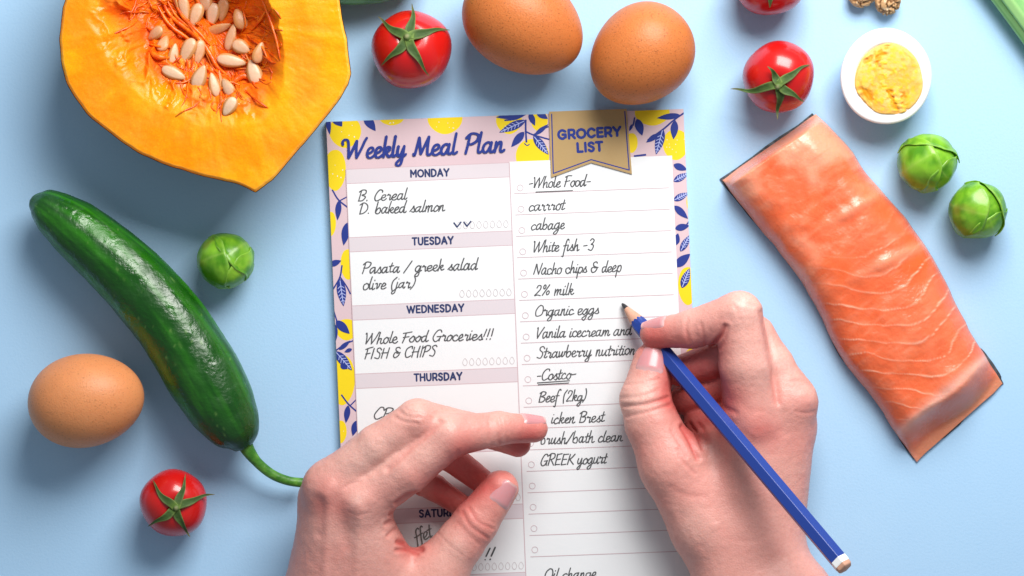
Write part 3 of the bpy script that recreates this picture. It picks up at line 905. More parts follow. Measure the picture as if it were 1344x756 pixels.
def sprout(cx, cy, r, leaves, label, seed, tint):
    sc = (H - r) / H
    r0 = r * sc * 0.965
    c0 = W(cx, cy, r * 0.95)
    root = empty('brussels_sprout', (c0[0], c0[1], 0))
    tag(root, label, 'brussels sprout', 'brussels sprouts')
    n, m = 48, 64
    T, Pp = np.meshgrid(np.linspace(0, np.pi, n), np.linspace(0, 2 * np.pi, m, endpoint=False), indexing='ij')
    D = np.stack([np.sin(T) * np.cos(Pp), np.sin(T) * np.sin(Pp), np.cos(T)], -1).reshape(-1, 3)
    lump = 1 + 0.05 * fbm(D * 1.5, 2, seed)
    V = c0 + D * (r0 * 0.95 * lump)[:, None]
    zmin = V[:, 2].min()
    g1, g2 = np.array([0.075, 0.26, 0.008]) * tint, np.array([0.23, 0.50, 0.028]) * tint
    cc = mixc(g1, g2, smooth(-0.4, 0.5, fbm(D * 3, 3, seed + 3)))
    V[:, 2] = np.maximum(V[:, 2], c0[2] - r0 * 0.93)
    dz = c0[2] - r0 * 0.93
    mesh_obj('core', V - np.array([0, 0, dz]), grid_faces(n, m, False, True), M['sprout'], root, True, cc)
    for q, (az, el, roll, hw, ln, lift) in enumerate(leaves):
        # leaf spine starts at direction (az,el) and runs ln radians along heading roll
        a, e = R(az), R(el)
        s0 = np.array([math.cos(a) * math.cos(e), math.sin(a) * math.cos(e), math.sin(e)])
        east = np.array([-math.sin(a), math.cos(a), 0]); north = np.cross(s0, east)
        hd = math.cos(R(roll)) * north + math.sin(R(roll)) * east
        nu, nv = 40, 33
        u = np.linspace(0, 1, nu); v = np.linspace(-1, 1, nv)
        Uu, Vv = np.meshgrid(u, v, indexing='ij')
        th = Uu * R(ln)
        wv = R(hw) * (np.sin(np.pi * np.clip(Uu * 0.86 + 0.10, 0, 1)) ** 0.55) * (1 + 0.05 * np.sin(Uu * 13 + q) * np.abs(Vv))
        sp_ = np.cos(th)[..., None] * s0 + np.sin(th)[..., None] * hd
        sidev = np.cross(s0, hd)
        D2 = np.cos(wv * Vv)[..., None] * sp_ + np.sin(wv * Vv)[..., None] * sidev
        D2 = D2.reshape(-1, 3)
        uu, va = Uu.ravel(), Vv.ravel()
        edge = np.maximum(np.abs(va), smooth(0.7, 1.0, uu))
        off = 0.965 + 0.012 * q + lift * smooth(0.72, 1, edge) + 0.010 * np.exp(-(va / 0.07) ** 2) * (1 - 0.5 * uu)
        off = off + 0.004 * np.abs(np.sin((uu * 7 - np.abs(va) * 2.2) * np.pi)) ** 0.6 * smooth(0.05, 0.3, np.abs(va)) + 0.010 * fbm(D2 * 5, 2, seed + q)
        Vt = c0 + D2 * (r0 * off * (1 + 0.05 * fbm(D2 * 1.5, 2, seed)))[:, None]
        Vb = c0 + D2 * (r0 * (off - 0.035) * (1 + 0.05 * fbm(D2 * 1.5, 2, seed)))[:, None]
        vein = np.exp(-(va / 0.05) ** 2) * (1 - 0.4 * uu)
        sv = smooth(0.80, 1.0, np.cos((uu * 6.5 - np.abs(va) * 2.4) * 2 * np.pi)) * smooth(1.0, 0.3, np.abs(va)) * 0.30
        cc = mixc(g1, g2, smooth(-0.45, 0.45, fbm(D2 * 2.6, 4, seed + 31 + q)))
        cc = mixc(cc, np.array([0.36, 0.55, 0.10]) * tint, np.clip(vein * 0.5 + sv * 0.25, 0, 1))
        cc = mixc(cc, np.array([0.42, 0.60, 0.16]) * tint, smooth(0.95, 1.0, edge) * 0.25)
        cc = mixc(cc, (0.20, 0.17, 0.02), smooth(0.25, 0.7, fbm(D2 * 1.8, 2, seed + 77)) * 0.5)
        f = grid_faces(nu, nv)
        k0 = nu * nv
        F = f.tolist() + (f[:, ::-1] + k0).tolist()
        for i in range(nu - 1):
            F.append([i * nv, k0 + i * nv, k0 + (i + 1) * nv, (i + 1) * nv]); F.append([(i + 1) * nv + nv - 1, k0 + (i + 1) * nv + nv - 1, k0 + i * nv + nv - 1, i * nv + nv - 1])
        for j in range(nv - 1):
            F.append([j + 1, k0 + j + 1, k0 + j, j]); b_ = (nu - 1) * nv; F.append([b_ + j, k0 + b_ + j, k0 + b_ + j + 1, b_ + j + 1])
        VV = np.vstack([Vt, Vb]) - np.array([0, 0, dz])
        VV[:, 2] = np.maximum(VV[:, 2], 0.3)
        mesh_obj('leaf', VV, F, M['sprout'], root, True, np.vstack([cc, cc * 1.1]))


# leaves: azimuth and elevation of the base, heading (0 = upward), half width, length, edge lift  (degrees)
sprout(296, 342, 39, [(40, -30, 0, 85, 112, 0.05), (-35, -40, 0, 60, 108, 0.03), (205, -35, -16, 82, 137, 0.035)],
       'small brussels sprout between the cucumber and the notepad', 11, 1.0)
sprout(1217, 213, 41, [(75, -30, 10, 80, 92, 0.085), (-45, -40, 0, 60, 110, 0.03), (215, -35, -14, 78, 140, 0.04)],
       'brussels sprout right of the salmon, upper of the pair below the halved egg', 23, 1.02)
sprout(1284, 276, 40, [(30, -40, 0, 85, 96, 0.09), (-60, -35, 0, 60, 105, 0.03), (160, -35, 12, 74, 136, 0.04)],
       'brussels sprout at the right edge, lower of the pair beside the salmon', 37, 0.95)

# ================================================================== HALVED EGG
he = empty('halved_egg', W(1161, 102, 0))
tag(he, 'halved boiled egg with crumbly yellow yolk facing up, near the right corner', 'boiled egg')
n, m = 60, 120
z0 = 46.0
p = np.linspace(0, 2 * np.pi, m, endpoint=False)
rows = []
for k in range(30):                       # dome from the base to the cut edge
    t = k / 29
    zz = z0 * (1 - math.cos(t * math.pi / 2 * 0.98)) / (1 - math.cos(math.pi / 2 * 0.98))
    s_ = 0.42 + 0.60 * math.sin(t * math.pi / 2) ** 0.8
    rows.append((s_, zz, 1159.5 + 3.5 * t, 104 - 3.5 * t))
rows += [(1.012, z0 + 1.8, 1163, 100.3), (0.985, z0 + 2.9, 1163.2, 100.2)]
for k in range(1, 22):
    rows.append((0.985 - k * 0.023, z0 + 3.1 - 4.0 * smooth(0.76, 0.70, 0.985 - k * 0.023), 1163.4 + 2 * smooth(0.9, 0.7, 0.985 - k * 0.023), 100 + 3 * smooth(0.9, 0.7, 0.985 - k * 0.023)))
V = []
for (s_, zz, ox, oy) in rows:
    V.append(W(ox + 58.5 * s_ * np.cos(p) * (1 + 0.012 * np.cos(2 * p + 1)), oy + 62.0 * s_ * np.sin(p) * (1 + 0.012 * np.sin(3 * p)), zz))
V = np.array(V).reshape(-1, 3)
k = len(V)
V = np.vstack([V, W(1159.5, 104, 0)[None]])
F = grid_faces(len(rows), m, False, True)[:, ::-1].tolist() + [[k, (j + 1) % m, j] for j in range(m)]
M['eggwhite'] = mat('egg_white', (0.80, 0.80, 0.79), 0.28, 0.45, sss=0.5, sssr=(1, 0.95, 0.85), sscale=0.003, bump=[(260, 0.05, 0.001)])
mesh_obj('egg_white', V, F, M['eggwhite'], he)
nr = 60
rr_ = np.linspace(0, 1, nr)
V, C = [], []
for a in rr_:
    lob = 1 + 0.02 * np.cos(2 * p + 0.6) + 0.03 * np.cos(3 * p - 1.9) + 0.010 * np.sin(7 * p) - 0.09 * np.exp(-((p - 2.45) / 0.38) ** 2)
    x = 1167 + 45.5 * a * np.cos(p) * lob; y = 105.5 + 49.5 * a * np.sin(p) * lob
    q = np.stack([x / 9, y / 9, np.full_like(x, 3)], -1)
    ridge = 1 - np.abs(fbm(q * 0.55, 3, 12)) * 2.4
    crumb = fbm(q * 2.2, 3, 40)
    pit = smooth(0.55, 0.9, ridge)
    flat_ = smooth(0.35, 0.1, fbm(q * 0.35, 2, 90) + 0.2)
    zz = z0 + 4.0 + 3.2 * (1 - a ** 6) + (2.0 * crumb - 2.6 * pit) * (0.22 + 0.78 * (1 - flat_)) * smooth(1.0, 0.9, a) - 4.0 * smooth(0.93, 1.0, a)
    V.append(W(x, y, zz))
    c_ = mixc((0.86, 0.48, 0.13), (0.87, 0.50, 0.02), smooth(-0.3, 0.4, crumb))
    c_ = mixc(c_, (0.80, 0.30, 0.003), np.clip(pit * 1.0 * (1 - flat_ * 0.6), 0, 1))
    c_ = mixc(c_, (0.93, 0.60, 0.22), np.full(m, smooth(0.8, 1.0, a) * 0.6))
    C.append(c_)
M['yolk'] = mat('yolk', attr=True, rough=0.6, spec=0.3, sss=0.2, sssr=(1, 0.6, 0.1), sscale=0.002, bump=[(420, 0.25, 0.0010), (1100, 0.15, 0.0006)])
mesh_obj('yolk', np.array(V).reshape(-1, 3), grid_faces(nr, m, False, True)[:, ::-1], M['yolk'], he, True, np.vstack(C))

# ================================================================== SALMON
sal = empty('salmon_fillet', W(1130, 380, 0))
tag(sal, 'raw orange salmon fillet with pale fat lines and dark skin edge', 'salmon')
Lc = resample(catmull([(947, 236), (973, 270), (1000, 303), (1030, 341), (1060, 383), (1081, 424), (1100, 464), (1120, 492), (1146, 523), (1178, 572), (1202, 606)], 8), 240)
Rc = resample(catmull([(1071, 150), (1094, 172), (1117, 197), (1139, 230), (1167, 262), (1192, 290), (1211, 318), (1244, 374), (1262, 412), (1280, 446), (1300, 478), (1317, 504)], 8), 240)
nu, nv = 240, 150
iu = np.linspace(0, 1, nu)
qv = np.linspace(0, 1, nv); vv = 0.5 - 0.5 * np.cos(np.pi * qv); vv = 0.5 * vv + 0.5 * qv
uu_ = np.concatenate([np.linspace(0, 0.035, 16, endpoint=False), np.linspace(0.035, 0.86, 180, endpoint=False), np.linspace(0.86, 1, 44)])
Lx = np.stack([np.interp(uu_, iu, Lc[:, k]) for k in (0, 1)], -1); Rx = np.stack([np.interp(uu_, iu, Rc[:, k]) for k in (0, 1)], -1)
Ug, Vg = np.meshgrid(uu_, vv, indexing='ij')
PX = Lx[:, None, 0] * (1 - Vg) + Rx[:, None, 0] * Vg
PY = Lx[:, None, 1] * (1 - Vg) + Rx[:, None, 1] * Vg
pq = np.stack([PX / 60, PY / 60, np.zeros_like(PX)], -1).reshape(-1, 3)
wob = 2.6 * fbm(pq * 2.6, 2, 61).reshape(PX.shape)
PX = PX + wob * (np.abs(Vg - 0.5) * 2) ** 4; PY = PY + wob * 0.5 * (np.abs(Vg - 0.5) * 2) ** 4
big = fbm(pq, 3, 5).reshape(PX.shape)
mid = fbm(pq * 3, 3, 15).reshape(PX.shape)
prof = np.clip(1 - np.abs(2 * Vg - 1) ** 3.6, 0, 1) ** 0.5
prof_l = smooth(-0.02, 0.22, Vg)
e_top = smooth(-0.004, 0.03, Ug)
e_bot = 1 - 0.94 * smooth(0.905, 0.985, Ug + 0.012 * np.sin(Vg * 7))
thick = 62 - 10 * Ug
Zs = 3.0 + thick * prof * (0.93 + 0.07 * prof_l) * e_top * e_bot * (0.90 + 0.13 * big)
fold = np.exp(-(((PX - 1150) * 0.55 + (PY - 255) * 0.83) / 7) ** 2) * smooth(1060, 1130, PX)
fold2 = np.exp(-(((PX - 1180) * 0.42 + (PY - 335) * 0.9) / 8) ** 2) * smooth(1100, 1160, PX)
Zs = Zs + (1.3 * mid + 3.6 * fold + 2.8 * fold2) * prof * e_top * e_bot
# myosepta: arcs running from the upper left to the lower right, bending near the left side
warp = 0.018 * fbm(pq * 1.8, 3, 33).reshape(PX.shape)
arc = Ug - 0.36 * Vg + 0.13 * Vg ** 2 + 0.20 * np.clip(Vg - 0.72, 0, 1) + 0.008 * np.sin(Vg * 9.0) + warp * 1.2
ph = (arc * 17.0) % 1.0
wl = 0.036 + 0.026 * fbm(pq * 4, 2, 71).reshape(PX.shape)
line = np.exp(-((ph - 0.5) / wl) ** 2)
amt = smooth(0.30, 0.55, Ug) * (1 - smooth(0.88, 0.93, Ug)) * smooth(0.03, 0.12, Vg) * (0.55 + 0.6 * np.clip(fbm(pq * 2.2, 2, 88).reshape(PX.shape) + 0.4, 0, 1))
line = line * amt
Zs = Zs + 0.5 * line
c = mixc((0.79, 0.140, 0.045), (0.83, 0.195, 0.085), smooth(-0.4, 0.5, big + 0.4 * mid))
c = mixc(c, (0.76, 0.115, 0.022), smooth(0.1, 0.6, fbm(pq * 1.7, 3, 44).reshape(PX.shape)) * smooth(0.2, 0.5, Ug) * 0.7)
pale = smooth(-0.15, 0.45, fbm(pq * 1.3 + 4, 4, 55).reshape(PX.shape) + 0.35 * smooth(0.5, 0.0, Ug) - 0.25) * (1 - smooth(0.28, 0.5, Ug))
c = mixc(c, (0.90, 0.42, 0.27), pale * 0.65)
fibre = fbm(np.stack([(PX * 0.77 - PY * 0.64) / 26, (PX * 0.57 + PY * 0.82) / 5.5, np.zeros_like(PX)], -1).reshape(-1, 3), 3, 97).reshape(PX.shape)
c = mixc(c, (0.90, 0.36, 0.22), np.clip(smooth(0.12, 0.6, fibre) * 0.22, 0, 1))
c = mixc(c, (0.74, 0.10, 0.025), np.clip(smooth(0.12, 0.6, -fibre) * 0.35, 0, 1))
c = mixc(c, (0.74, 0.11, 0.03), np.clip(amt * np.exp(-((ph - 0.62) / 0.10) ** 2) * 0.35, 0, 1))
c = mixc(c, (0.93, 0.52, 0.36), np.clip(line * 0.72, 0, 1))
c = mixc(c, (0.88, 0.36, 0.22), np.clip(fold * 0.5 + fold2 * 0.5, 0, 1))
c = mixc(c, (0.74, 0.24, 0.16), smooth(0.86, 0.93, Ug) * 0.45)
c = mixc(c, (0.86, 0.52, 0.42), np.exp(-((Ug - 0.905) / 0.016) ** 2) * 0.6)
c = mixc(c, (0.55, 0.25, 0.14), smooth(0.955, 0.985, Ug) * 0.6)
c = mixc(c, (0.84, 0.36, 0.27), (1 - smooth(0.0, 0.06, Vg)) * 0.4 * smooth(0.0, 0.4, Ug))
M['salmon'] = mat('salmon_flesh', attr=True, rough=0.26, spec=0.55, sss=0.22, sssr=(1, 0.35, 0.15), sscale=0.004,
                  bump=[(130, 0.14, 0.0018), (320, 0.22, 0.0010), (700, 0.25, 0.0006)], noise_rough=(60, 0.2, 0.42), coat=0.1)
V = W(PX, PY, Zs).reshape(-1, 3)
mesh_obj('flesh', V, grid_faces(nu, nv), M['salmon'], sal, True, c.reshape(-1, 3))
# flip normals upward is not needed: two sided
ou = np.linspace(0, 1, 90)
Ls = resample(Lc, 90); Rs = resample(Rc, 90)
jit = lambda i, k: 1.4 * vnoise(np.stack([np.arange(90) * 0.35, np.full(90, i * 1.0), np.zeros(90)], -1), k)
lw = 3.2 * smooth(0.30, 0.10, ou) + 2.2 * smooth(0.78, 0.92, ou) + 1.6 * smooth(0.45, 0.55, ou) * smooth(0.72, 0.62, ou) - 1.6
rw = 6.5 * smooth(0.84, 0.90, ou) * (1 - 0.4 * smooth(0.97, 1.0, ou)) - 3.0
Lo = Ls + np.stack([-0.8 * lw + 0.5 * jit(0, 1), 0.55 * lw + 0.4 * jit(0, 2)], -1)
Ro = Rs + np.stack([0.85 * rw + 0.5 * jit(0, 3), -0.5 * rw + 0.4 * jit(0, 4)], -1)
rows = 7
sk = []
for j in range(rows):
    t = j / (rows - 1)
    mid_ = Lo * (1 - t) + Ro * t
    sk.append(mid_)
sk = np.array(sk)                                       # rows x 90 x 2
dtop = np.array([-1.2, -1.8])
sk[:, 0] += dtop * 1.5 + rng.uniform(-0.8, 0.8, (rows, 1))
sk[:, -1] += np.array([[-3, -3.5], [-2, -3], [0.6, 1.5], [0.8, 2.2], [-2, -3], [-2.5, -3.5], [0, 0]])
sk[:, -2] += np.array([-1.0, -1.4])
Vt = W(sk[..., 0], sk[..., 1], 2.2).reshape(-1, 3); Vb = W(sk[..., 0], sk[..., 1], 0.3).reshape(-1, 3)
f = grid_faces(rows, 90)
k0 = rows * 90
F = f.tolist() + (f[:, ::-1] + k0).tolist()
for i in range(89):
    F.append([i, k0 + i, k0 + i + 1, i + 1]); b_ = (rows - 1) * 90; F.append([b_ + i, b_ + i + 1, k0 + b_ + i + 1, k0 + b_ + i])
for j in range(rows - 1):
    F.append([j * 90, (j + 1) * 90, k0 + (j + 1) * 90, k0 + j * 90]); F.append([j * 90 + 89, k0 + j * 90 + 89, k0 + (j + 1) * 90 + 89, (j + 1) * 90 + 89])
M['skin_fish'] = mat('salmon_skin', (0.035, 0.042, 0.052), 0.4, 0.5, var=[(200, 0.5, (0.16, 0.18, 0.2))], bump=[(500, 0.4, 0.001)])
mesh_obj('fish_skin', np.vstack([Vt, Vb]), F, M['skin_fish'], sal, False)

# ================================================================== PUMPKIN
pum = empty('pumpkin_half', W(265, 20, 0))
tag(pum, 'cut open orange pumpkin half with stringy pulp in its hollow', 'pumpkin')
PC = np.array([268.0, 24.0])
OUT = [(83, 10), (79, 55), (84, 95), (97, 125), (118, 152), (141, 171), (170, 193), (203, 210), (240, 223), (280, 234), (312, 241), (335, 252),
       (357, 236), (382, 208), (412, 172), (441, 136), (456, 112), (460.5, 97), (455, 55), (449, 22), (440, -20), (420, -75), (380, -125), (320, -155), (250, -160), (170, -135), (115, -80)]
CAV = [(112, 0), (118, 48), (140, 92), (178, 126), (222, 153), (286, 168), (343, 164), (366, 143), (376, 95), (370, 40), (352, 0), (335, -45), (290, -85), (220, -95), (150, -65)]


def ray_poly(poly, th):
    P_ = np.array(poly) - PC
    Q_ = np.roll(P_, -1, 0)
    D_ = np.stack([np.cos(th), np.sin(th)], -1)
    best = np.full(len(th), 1e9)
    for a, b in zip(P_, Q_):
        e = b - a
        den = D_[:, 0] * e[1] - D_[:, 1] * e[0]
        with np.errstate(divide='ignore', invalid='ignore'):
            t = (a[0] * e[1] - a[1] * e[0]) / den
            u = (a[0] * D_[:, 1] - a[1] * D_[:, 0]) / den
        ok = (t > 0) & (u >= -1e-9) & (u <= 1 + 1e-9)
        best = np.where(ok & (t < best), t, best)
    return best


_a = catmull(OUT[:12], 6); _b = catmull(OUT[17:] + OUT[:1], 6)
OUT = [tuple(q) for q in _a] + OUT[12:17] + [tuple(q) for q in _b[:-1]]
nth, nr = 720, 150
th = np.linspace(0, 2 * np.pi, nth, endpoint=False)
ro = ray_poly(OUT, th)
ro = ro + 0.7 * vnoise(np.stack([np.cos(th) * 14, np.sin(th) * 14, th * 0], -1), 3)
rc = ray_poly(CAV, th)
kern = np.hanning(41); kern /= kern.sum()
rc = np.convolve(np.r_[rc[-20:], rc, rc[:20]], kern, 'valid')
rc = rc * (1 + 0.03 * vnoise(np.stack([np.cos(th) * 7, np.sin(th) * 7, th * 0], -1), 8))
Z0 = 125.0
sr = np.linspace(0, 1, nr) ** 0.85
Tg, Sg = np.meshgrid(th, sr, indexing='ij')
RO, RC = ro[:, None], rc[:, None]
rad_ = Sg * RO
PX = PC[0] + rad_ * np.cos(Tg); PY = PC[1] + rad_ * np.sin(Tg)
t = rad_ / RC
deep = 78 + 18 * np.cos(Tg + 1.0)
inside = np.clip(1 - t ** 2.0, 0, 1)
sl = smooth(1.05, 0.2, t)
low = 0.5 + 0.5 * np.cos(Tg - R(125))                  # lower left flank slopes gently
zin = -deep * (inside ** (0.60 + 1.25 * low)) 
N1 = np.stack([np.cos(Tg) * 5, np.sin(Tg) * 5, rad_ / 55], -1).reshape(-1, 3)
fib = fbm(N1 * np.array([2.6, 2.6, 1]), 4, 3).reshape(Tg.shape)
fib2 = fbm(np.stack([PX / 26, PY / 26, PX * 0], -1).reshape(-1, 3), 4, 13).reshape(Tg.shape)
rdg = (1 - np.abs(fbm(np.stack([PX / 30 + 0.6 * fib2, PY / 42, PX * 0], -1).reshape(-1, 3), 3, 29).reshape(Tg.shape)) * 2.6)
inn = smooth(1.02, 0.75, t)
fl = fbm(np.stack([PX / 40, PY / 40, PX * 0], -1).reshape(-1, 3), 4, 51).reshape(Tg.shape)
ZP = Z0 + zin + inn * (11 * fib2 + 2.5 * fib + 7 * np.clip(rdg, 0, 1)) + (1 - inn) * (1.4 * fl + 0.8 * fib) - 3.0 * smooth(0.985, 1.0, Sg)
ZP = np.minimum(ZP, Z0 + 4)
flesh_a, flesh_b = np.array([0.94, 0.285, 0.002]), np.array([0.97, 0.385, 0.004])
c = mixc(flesh_a, flesh_b, smooth(-0.4, 0.4, fl + 0.5 * fib))
c = mixc(c, (0.98, 0.55, 0.06), smooth(0.75, 1.02, np.clip(1 - np.abs(t - 0.96) * 7, 0, 1)) * 0.35 * smooth(-0.1, 0.5, fib2))
red = inn ** 0.4 * smooth(1.03, 0.80, t + 0.44 * low - 0.26 * fib2 - 0.24)
c = mixc(c, (0.93, 0.235, 0.002), inn * 0.55)
c = mixc(c, (0.88, 0.17, 0.003), inn * smooth(0.0, 0.5, -fib2) * 0.6)
c = mixc(c, (0.76, 0.085, 0.002), np.clip(red, 0, 1) * 0.9)
c = mixc(c, (0.88, 0.19, 0.004), np.clip(red, 0, 1) * smooth(0.15, 0.5, rdg + 0.5 * fib2) * 0.45)
c = mixc(c, (0.99, 0.58, 0.07), inn * low * smooth(0.25, 0.55, fib2 + 0.2 * fib) * 0.35)
c = mixc(c, (0.99, 0.60, 0.14), smooth(0.975, 0.995, Sg) * 0.35)
M['flesh'] = mat('pumpkin_flesh', attr=True, rough=0.42, spec=0.28, sss=0.2, sssr=(1, 0.35, 0.05), sscale=0.004,
                 bump=[(110, 0.25, 0.002), (420, 0.22, 0.001)], noise_rough=(70, 0.20, 0.58))
V = W(PX, PY, ZP).reshape(-1, 3)
mesh_obj('pumpkin_flesh', V, grid_faces(nth, nr, True, False)[:, ::-1], M['flesh'], pum, True, c.reshape(-1, 3))
# rind
rows = 26
V, C = [], []
for k in range(rows):
    a = k / (rows - 1)
    zz = Z0 - 1.5 - a * (Z0 - 1.5)
    sc_ = math.sqrt(max(0, 1 - (a * 0.93) ** 2.2)) if k else 1.0
    sc_ = 0.30 + 0.70 * sc_
    edge = 1.004 if k == 0 else 1.004
    rr_ = ro * sc_ * edge * (1 + 0.012 * np.cos(th * 10) * a)
    V.append(W(PC[0] + rr_ * np.cos(th), PC[1] + rr_ * np.sin(th), zz))
V = np.array(V).reshape(-1, 3)
k0 = len(V)
V = np.vstack([V, W(PC[0], PC[1], 0)[None]])
F = grid_faces(rows, nth, False, True).tolist() + [[k0, (rows - 1) * nth + (j + 1) % nth, (rows - 1) * nth + j] for j in range(nth)]
M['rind'] = mat('pumpkin_rind', (0.42, 0.17, 0.03), 0.45, 0.4, var=[(50, 0.7, (0.62, 0.30, 0.06)), (400, 0.3, (0.2, 0.09, 0.02))], bump=[(200, 0.2, 0.002)])
mesh_obj('rind', V, F, M['rind'], pum, True)


def pumpkin_z(px, py):
    d = np.array([px, py]) - PC
    a = math.atan2(d[1], d[0]) % (2 * math.pi)
    i = int(round(a / (2 * math.pi) * nth)) % nth
    s_ = np.linalg.norm(d) / ro[i]
    return float(np.interp(s_, sr, ZP[i]))


# stringy pulp: long curling ribbons of flesh hanging in the hollow
mb = MB()
r2 = random.Random(12)


def strand(pts, r0, lift, tone):
    P_ = catmull(pts, 6)
    z = np.array([pumpkin_z(x, y) for x, y in P_])
    z = np.convolve(np.r_[z[:1].repeat(3), z, z[-1:].repeat(3)], np.ones(7) / 7, 'valid')
    n_ = len(P_)
    s_ = np.linspace(0, 1, n_)
    V_, F_ = tube(W(P_[:, 0], P_[:, 1], z + lift * np.sin(np.pi * s_) + 0.5), r0 * (0.35 + 0.9 * np.sin(np.pi * np.clip(s_ * 0.9 + 0.06, 0, 1))), 7)
    nz = fbm(V_ / 6, 2, 5)
    mb.add(V_, F_, 0, mixc(np.array([0.78, 0.085, 0.002]) * tone, np.array([0.90, 0.20, 0.005]) * tone, smooth(-0.4, 0.5, nz)))


for k in range(260):
    bx, by = r2.choice([(330, 20), (300, 60), (205, 15), (345, 60), (240, 40), (260, 0), (350, 100), (315, 100), (335, 80), (190, -10), (250, 85), (280, -20), (290, 110)])
    x, y = bx + r2.gauss(0, 16), by + r2.gauss(0, 16)
    a = math.atan2(y - PC[1] + 30, x - PC[0]) + r2.gauss(0, 0.5)
    L = r2.uniform(14, 46)
    pts = [(x, y)]
    for q in range(4):
        a += r2.gauss(0, 0.38)
        pts.append((pts[-1][0] + math.cos(a) * L / 4, pts[-1][1] + math.sin(a) * L / 4))
    if all(27 > -1 and ((p_[0] - 262) / 116) ** 2 + ((p_[1] - 40) / 130) ** 2 < 0.95 for p_ in pts):
        strand(pts, r2.uniform(0.4, 1.3), r2.uniform(-1, 1.5), r2.uniform(0.8, 1.05))
for pts, r0 in [([(212, 0), (225, 22), (248, 40), (262, 52), (275, 70), (285, 88), (300, 100)], 2.8), ([(205, 5), (222, 32), (243, 48), (268, 66)], 2.0), ([(217, -4), (232, 22), (255, 42), (270, 62), (292, 92)], 1.6), ([(228, 10), (246, 30), (266, 60), (280, 92)], 1.4),
                ([(224, -8), (240, 22), (262, 44), (276, 60)], 2.2), ([(340, -10), (352, 20), (362, 50), (368, 80)], 1.5), ([(330, 40), (342, 26), (350, 12)], 1.6),
                ([(322, 118), (338, 132), (352, 142)], 1.4), ([(300, 112), (318, 100), (330, 104)], 3.2), ([(196, 66), (206, 74), (222, 76)], 3.2), ([(255, -10), (262, 10), (258, 34)], 3.0)]:
    strand(pts, r0, 5, 1.0)
M['pulp'] = mat('pumpkin_pulp', attr=True, rough=0.32, spec=0.5, sss=0.3, sssr=(1, 0.3, 0.05), sscale=0.003, bump=[(500, 0.3, 0.001)])
for pts, r0, up_z in [([(214, 48), (226, 66), (236, 84)], 1.1, 7), ([(238, 40), (250, 58), (254, 76), (250, 92)], 1.0, 9), ([(196, 58), (214, 62), (232, 60)], 1.6, 6),
                      ([(268, 88), (284, 100), (292, 122)], 1.0, 7), ([(320, 84), (334, 78), (348, 60)], 1.4, 6), ([(288, 120), (300, 108), (316, 112)], 1.3, 8), ([(206, 84), (222, 86), (238, 100)], 1.0, 6),
                      ([(298, 30), (308, 44), (312, 66)], 0.9, 9), ([(274, 30), (290, 34), (308, 28)], 1.2, 8), ([(318, 10), (322, 30), (316, 44)], 1.0, 7), ([(330, 52), (344, 62), (352, 80)], 1.2, 7), ([(192, 36), (206, 44), (216, 56)], 1.8, 5)]:
    strand(pts, r0, up_z, 1.0)
mb.build('pulp_strands', [M['pulp']], pum, True)

# ------------------------------------------------------------------ pumpkin seeds, each a thing
M['seed'] = mat('pumpkin_seed', attr=True, rough=0.36, spec=0.45, sss=0.12, sssr=(1, 0.7, 0.4), sscale=0.002, bump=[(420, 0.25, 0.0008)])


def seed(cx, cy, ang, L, wd, tone, label, tilt=0.0, lift=0.0, roll=0.0):
    """ang: picture angle (deg, counter-clockwise) of the pointed end"""
    n_, m_ = 34, 26
    L, wd = L * 0.95, wd * 0.93
    t_ = np.linspace(0, np.pi, n_); p_ = np.linspace(0, 2 * np.pi, m_, endpoint=False)
    x = -np.cos(t_)
    shape = np.sin(t_) ** 0.85 * (1 - 0.30 * x - 0.10 * x ** 2)
    X = np.repeat((x * L / 2)[:, None], m_, 1)
    Y = wd / 2 * shape[:, None] * np.cos(p_) * 1.0
    cp = np.sin(p_)
    Zz = wd * 0.24 * shape[:, None] * np.sign(cp) * np.abs(cp) ** 0.8
    rim = np.abs(np.cos(p_))[None] ** 14
    Zz = Zz * (1 - 0.25 * np.exp(-((np.abs(np.cos(p_)) - 0.86) / 0.06) ** 2))[None]
    V_ = np.stack([X, Y, Zz], -1).reshape(-1, 3)
    def rot(V_, ax, a):
        c_, s_ = math.cos(a), math.sin(a)
        i, j = [(1, 2), (2, 0), (0, 1)][ax]
        o_ = V_.copy(); o_[:, i] = V_[:, i] * c_ - V_[:, j] * s_; o_[:, j] = V_[:, i] * s_ + V_[:, j] * c_
        return o_
    V_ = rot(V_, 0, R(roll)); V_ = rot(V_, 1, R(tilt)); V_ = rot(V_, 2, R(ang))
    zz = pumpkin_z(cx, cy)
    zz = max(zz, 0.5 * zz + 0.5 * max(pumpkin_z(cx + 8, cy), pumpkin_z(cx - 8, cy), pumpkin_z(cx, cy + 8), pumpkin_z(cx, cy - 8)))
    c0 = W(cx, cy, zz + wd * 0.13 + lift * 0.75)
    V_ = V_ * ((H - zz) / H) + c0
    rimv = np.repeat(np.abs(np.cos(p_))[None], n_, 0).ravel()
    tipv = np.repeat(smooth(0.55, 1.0, x)[:, None], m_, 1).ravel()
    nz = fbm(V_ / 6, 2, int(cx))
    light = np.array([0.74, 0.52, 0.36]); rimc = np.array([0.50, 0.23, 0.06])
    c_ = mixc(light, rimc, np.clip(smooth(0.55, 0.80, rimv) * 0.95 + tipv * 0.5, 0, 1))
    c_ = mixc(c_, (0.60, 0.24, 0.07), np.clip((1 - tone) * 1.0 + 0.14 + 0.25 * nz * (1.2 - tone), 0, 1))
    o = mesh_obj('pumpkin_seed', V_, grid_faces(n_, m_, False, True), M['seed'], None, True, c_, origin=(c0[0], c0[1], c0[2] - wd * 0.2))
    tag(o, label, 'pumpkin seed', 'pumpkin seeds in the hollow of the cut pumpkin')


